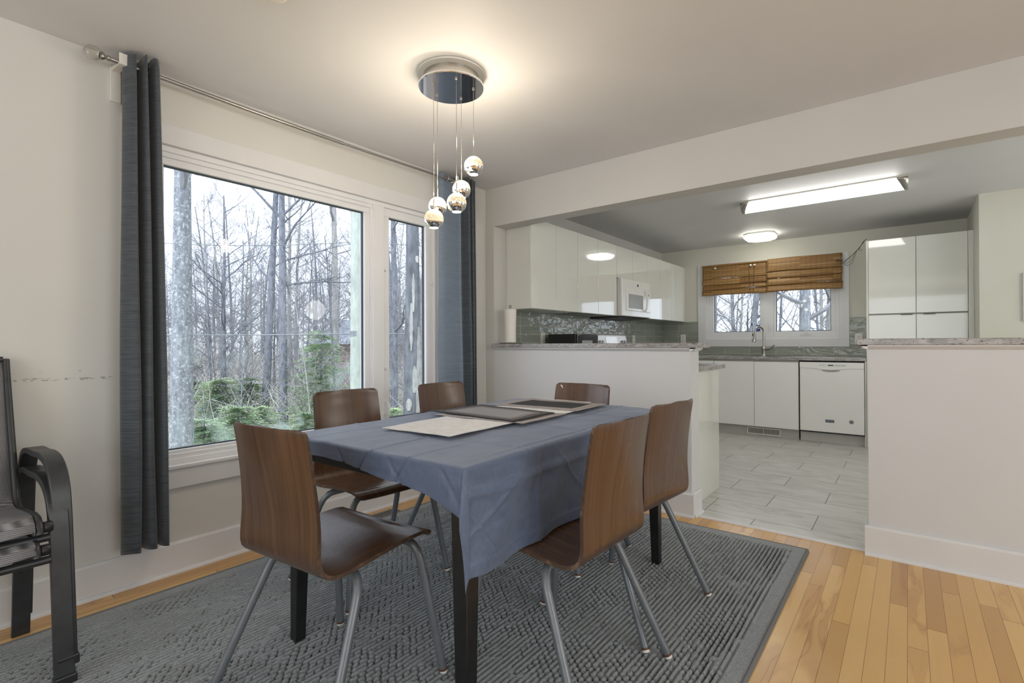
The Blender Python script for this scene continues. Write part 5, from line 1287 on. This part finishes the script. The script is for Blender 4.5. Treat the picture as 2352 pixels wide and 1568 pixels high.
# evergreen shrubs
def shrub_mb(rn, H, W, n_):
    """drooping sprays: each a flat fan of many small blades along a thin rib"""
    mb = MB(); st = MB(); st.tube([(0, 0, -0.1), (0.02, 0, H*0.5), (0, 0.02, H)], [0.03, 0.02, 0.005], 6)
    for i in range(n_):
        t = rn.random()**0.8; a = rn.uniform(0, 2*PI); L = W*(1-0.75*t)*rn.uniform(0.5, 1.1); z0 = 0.12*H+t*H*0.85
        d = Vector((math.cos(a), math.sin(a), rn.uniform(-0.15, 0.25))).normalized(); sd = d.cross(Vector((0, 0, 1))).normalized()
        m_ = 9
        for k in range(m_):
            f = (k+rn.random())/m_; c = Vector((0, 0, z0))+d*(L*f)+Vector((0, 0, -0.18*L*f*f))
            for s_ in (-1, 1):
                q = (sd*s_+d*0.7+Vector((0, 0, rn.uniform(-0.35, 0.35)))).normalized(); ln = L*0.22*(1.1-f)*rn.uniform(0.6, 1.3)+0.02; wv = d*0.010
                mb.add([c-wv, c+wv, c+q*ln+wv*0.6, c+q*ln-wv*0.4+Vector((0, 0, -0.01))], [(0, 1, 2, 3)])
                q2 = (q+d*0.8).normalized(); c2 = c+q*ln*0.5; mb.add([c2, c2+wv, c2+q2*ln*0.6], [(0, 1, 2)])
                q3 = (q-d*0.5+Vector((0, 0, 0.3))).normalized(); mb.add([c2, c2+wv, c2+q3*ln*0.5], [(0, 1, 2)])
    return mb, st
shp = []
def shrub(px, depth, s, k, label, zs=1.0):
    p = polar(px, depth)
    while len(shp) <= k: shp.append(None)
    if shp[k] is None:
        mb, st = shrub_mb(random.Random(50+k), 1.6, 1.0, 150); t = thing('evergreen_shrub', (0, 0, 0), None, 'shrub'); part('foliage', mb, 'needles', t, recalc=False); part('stem', st, 'bark_dark', t, recalc=False)
        shp[k] = t; o = t
    else: o = copy_tree(shp[k])
    o.location = (p.x, p.y, gz(p.x, p.y)); o.rotation_euler = (0, 0, px*0.37); o.scale = (s, s, s*zs); tag(o, label, 'shrub', 'green shrubs in the woods')
for px, dp, s, k, lb in ((470, 8.2, 1.15, 0, 'nearest'), (545, 9.2, 1.25, 1, 'second'), (600, 10.5, 1.05, 0, 'third'), (700, 10.0, 1.0, 1, 'fourth'), (740, 12.0, 1.55, 0, 'fifth'), (505, 12.0, 1.5, 1, 'sixth'), (575, 12.5, 1.5, 0, 'seventh'),
                         (880, 8.0, 1.0, 1, 'a'), (905, 9.6, 1.1, 0, 'b'), (985, 10.5, 1.0, 1, 'c'), (372, 7.6, 0.9, 0, 'd'), (440, 13.0, 1.4, 1, 'e'), (800, 13.0, 1.1, 0, 'f')):
    where = {'nearest': 'low green shrub just right of the thick lichened trunk', 'second': 'low green shrub below the small forked tree', 'third': 'low green shrub at the foot of the leaning dark trunk', 'fourth': 'low green shrub right of the upright dark trunk',
             'fifth': 'bushy green shrub left of the utility pole', 'sixth': 'green shrub further off behind the forked tree', 'seventh': 'green shrub further off before the twin trunks', 'a': 'green shrub low in the narrow pane, nearest', 'b': 'green shrub behind the nearest one in the narrow pane',
             'c': 'green shrub right of the dead trunk', 'd': 'green shrub left of the thick lichened trunk', 'e': 'tall green shrub behind the thick lichened trunk', 'f': 'green shrub behind the utility pole'}[lb]
    shrub(px, dp, s, k, where, 0.62 if lb != 'fifth' else 1.05)

# tangle of undergrowth
def brush(th0, th1, d0, d1, n_, seed, label):
    rn = random.Random(seed); mb = MB()
    for i in range(n_):
        th = R(rn.uniform(th0, th1)); d = d0+(d1-d0)*rn.random()**0.8; x = -math.sin(th)*d; y = math.cos(th)*d; z = gz(x, y)
        a = rn.uniform(0, 6.28); ln = rn.uniform(0.4, 1.5)*(0.7+d/22); up = rn.uniform(0.3, 1.6); v = Vector((math.cos(a), math.sin(a), up)).normalized(); p0 = Vector((x, y, z-0.05+rn.random()*0.8*(d/14)))
        bd = Vector((rn.uniform(-.3, .3), rn.uniform(-.3, .3), rn.uniform(-0.35, 0.1)))
        pts = [p0+v*(ln*t)+bd*(t*t*ln) for t in (0, 0.35, 0.7, 1.0)]; r = rn.uniform(0.0022, 0.005)*(0.6+d/20)
        mb.tube(pts, [r, r*0.8, r*0.6, r*0.3], 3, cap=False)
    o = part('undergrowth', mb, 'brush', None, recalc=False); tag(o, label, 'undergrowth', kind='stuff')
brush(42, 80, 11.0, 30, 8000, 5, 'tangle of pale bare twigs filling the woods outside the dining window')
brush(0, 25, 12, 26, 3000, 6, 'tangle of bare twigs outside the kitchen window')

# glimpses between the trees
p = polar(893, 24); hs = thing('house', (p.x, p.y, gz(p.x, p.y)), 'red-sided neighbouring house glimpsed low in the narrow pane', 'house')
z0 = gz(p.x, p.y)-0.3
part('wall', B(p.x-3, p.y-2.2, z0, p.x+0.4, p.y+1.2, z0+2.6), 'house_red', hs)
part('roof', MB().prism([(p.y-2.6, z0+2.5), (p.y-0.5, z0+3.7), (p.y+1.6, z0+2.5)], 'x', p.x-3.2, p.x+0.6), 'house_roof', hs)
part('window', B(p.x+0.4, p.y-1.3, z0+1.2, p.x+0.42, p.y-0.6, z0+2.2), 'white_plastic', hs)
p = polar(497, 15.5); tb = MB(); zz = gz(p.x, p.y)
tb.grid(lambda u, v: (p.x-0.6+1.2*u, p.y-0.5+v, zz+0.35+0.35*math.sin(PI*u)*math.sin(PI*v)+0.05*math.sin(9*u+5*v)-0.3*(abs(u-0.5)+abs(v-0.5))**2), 12, 12)
o = part('tarp', tb, 'tarp', None, smooth=60); tag(o, 'pale blue tarp lying far among the shrubs', 'tarp')
o.modifiers.new('thick', 'SOLIDIFY').thickness = 0.01
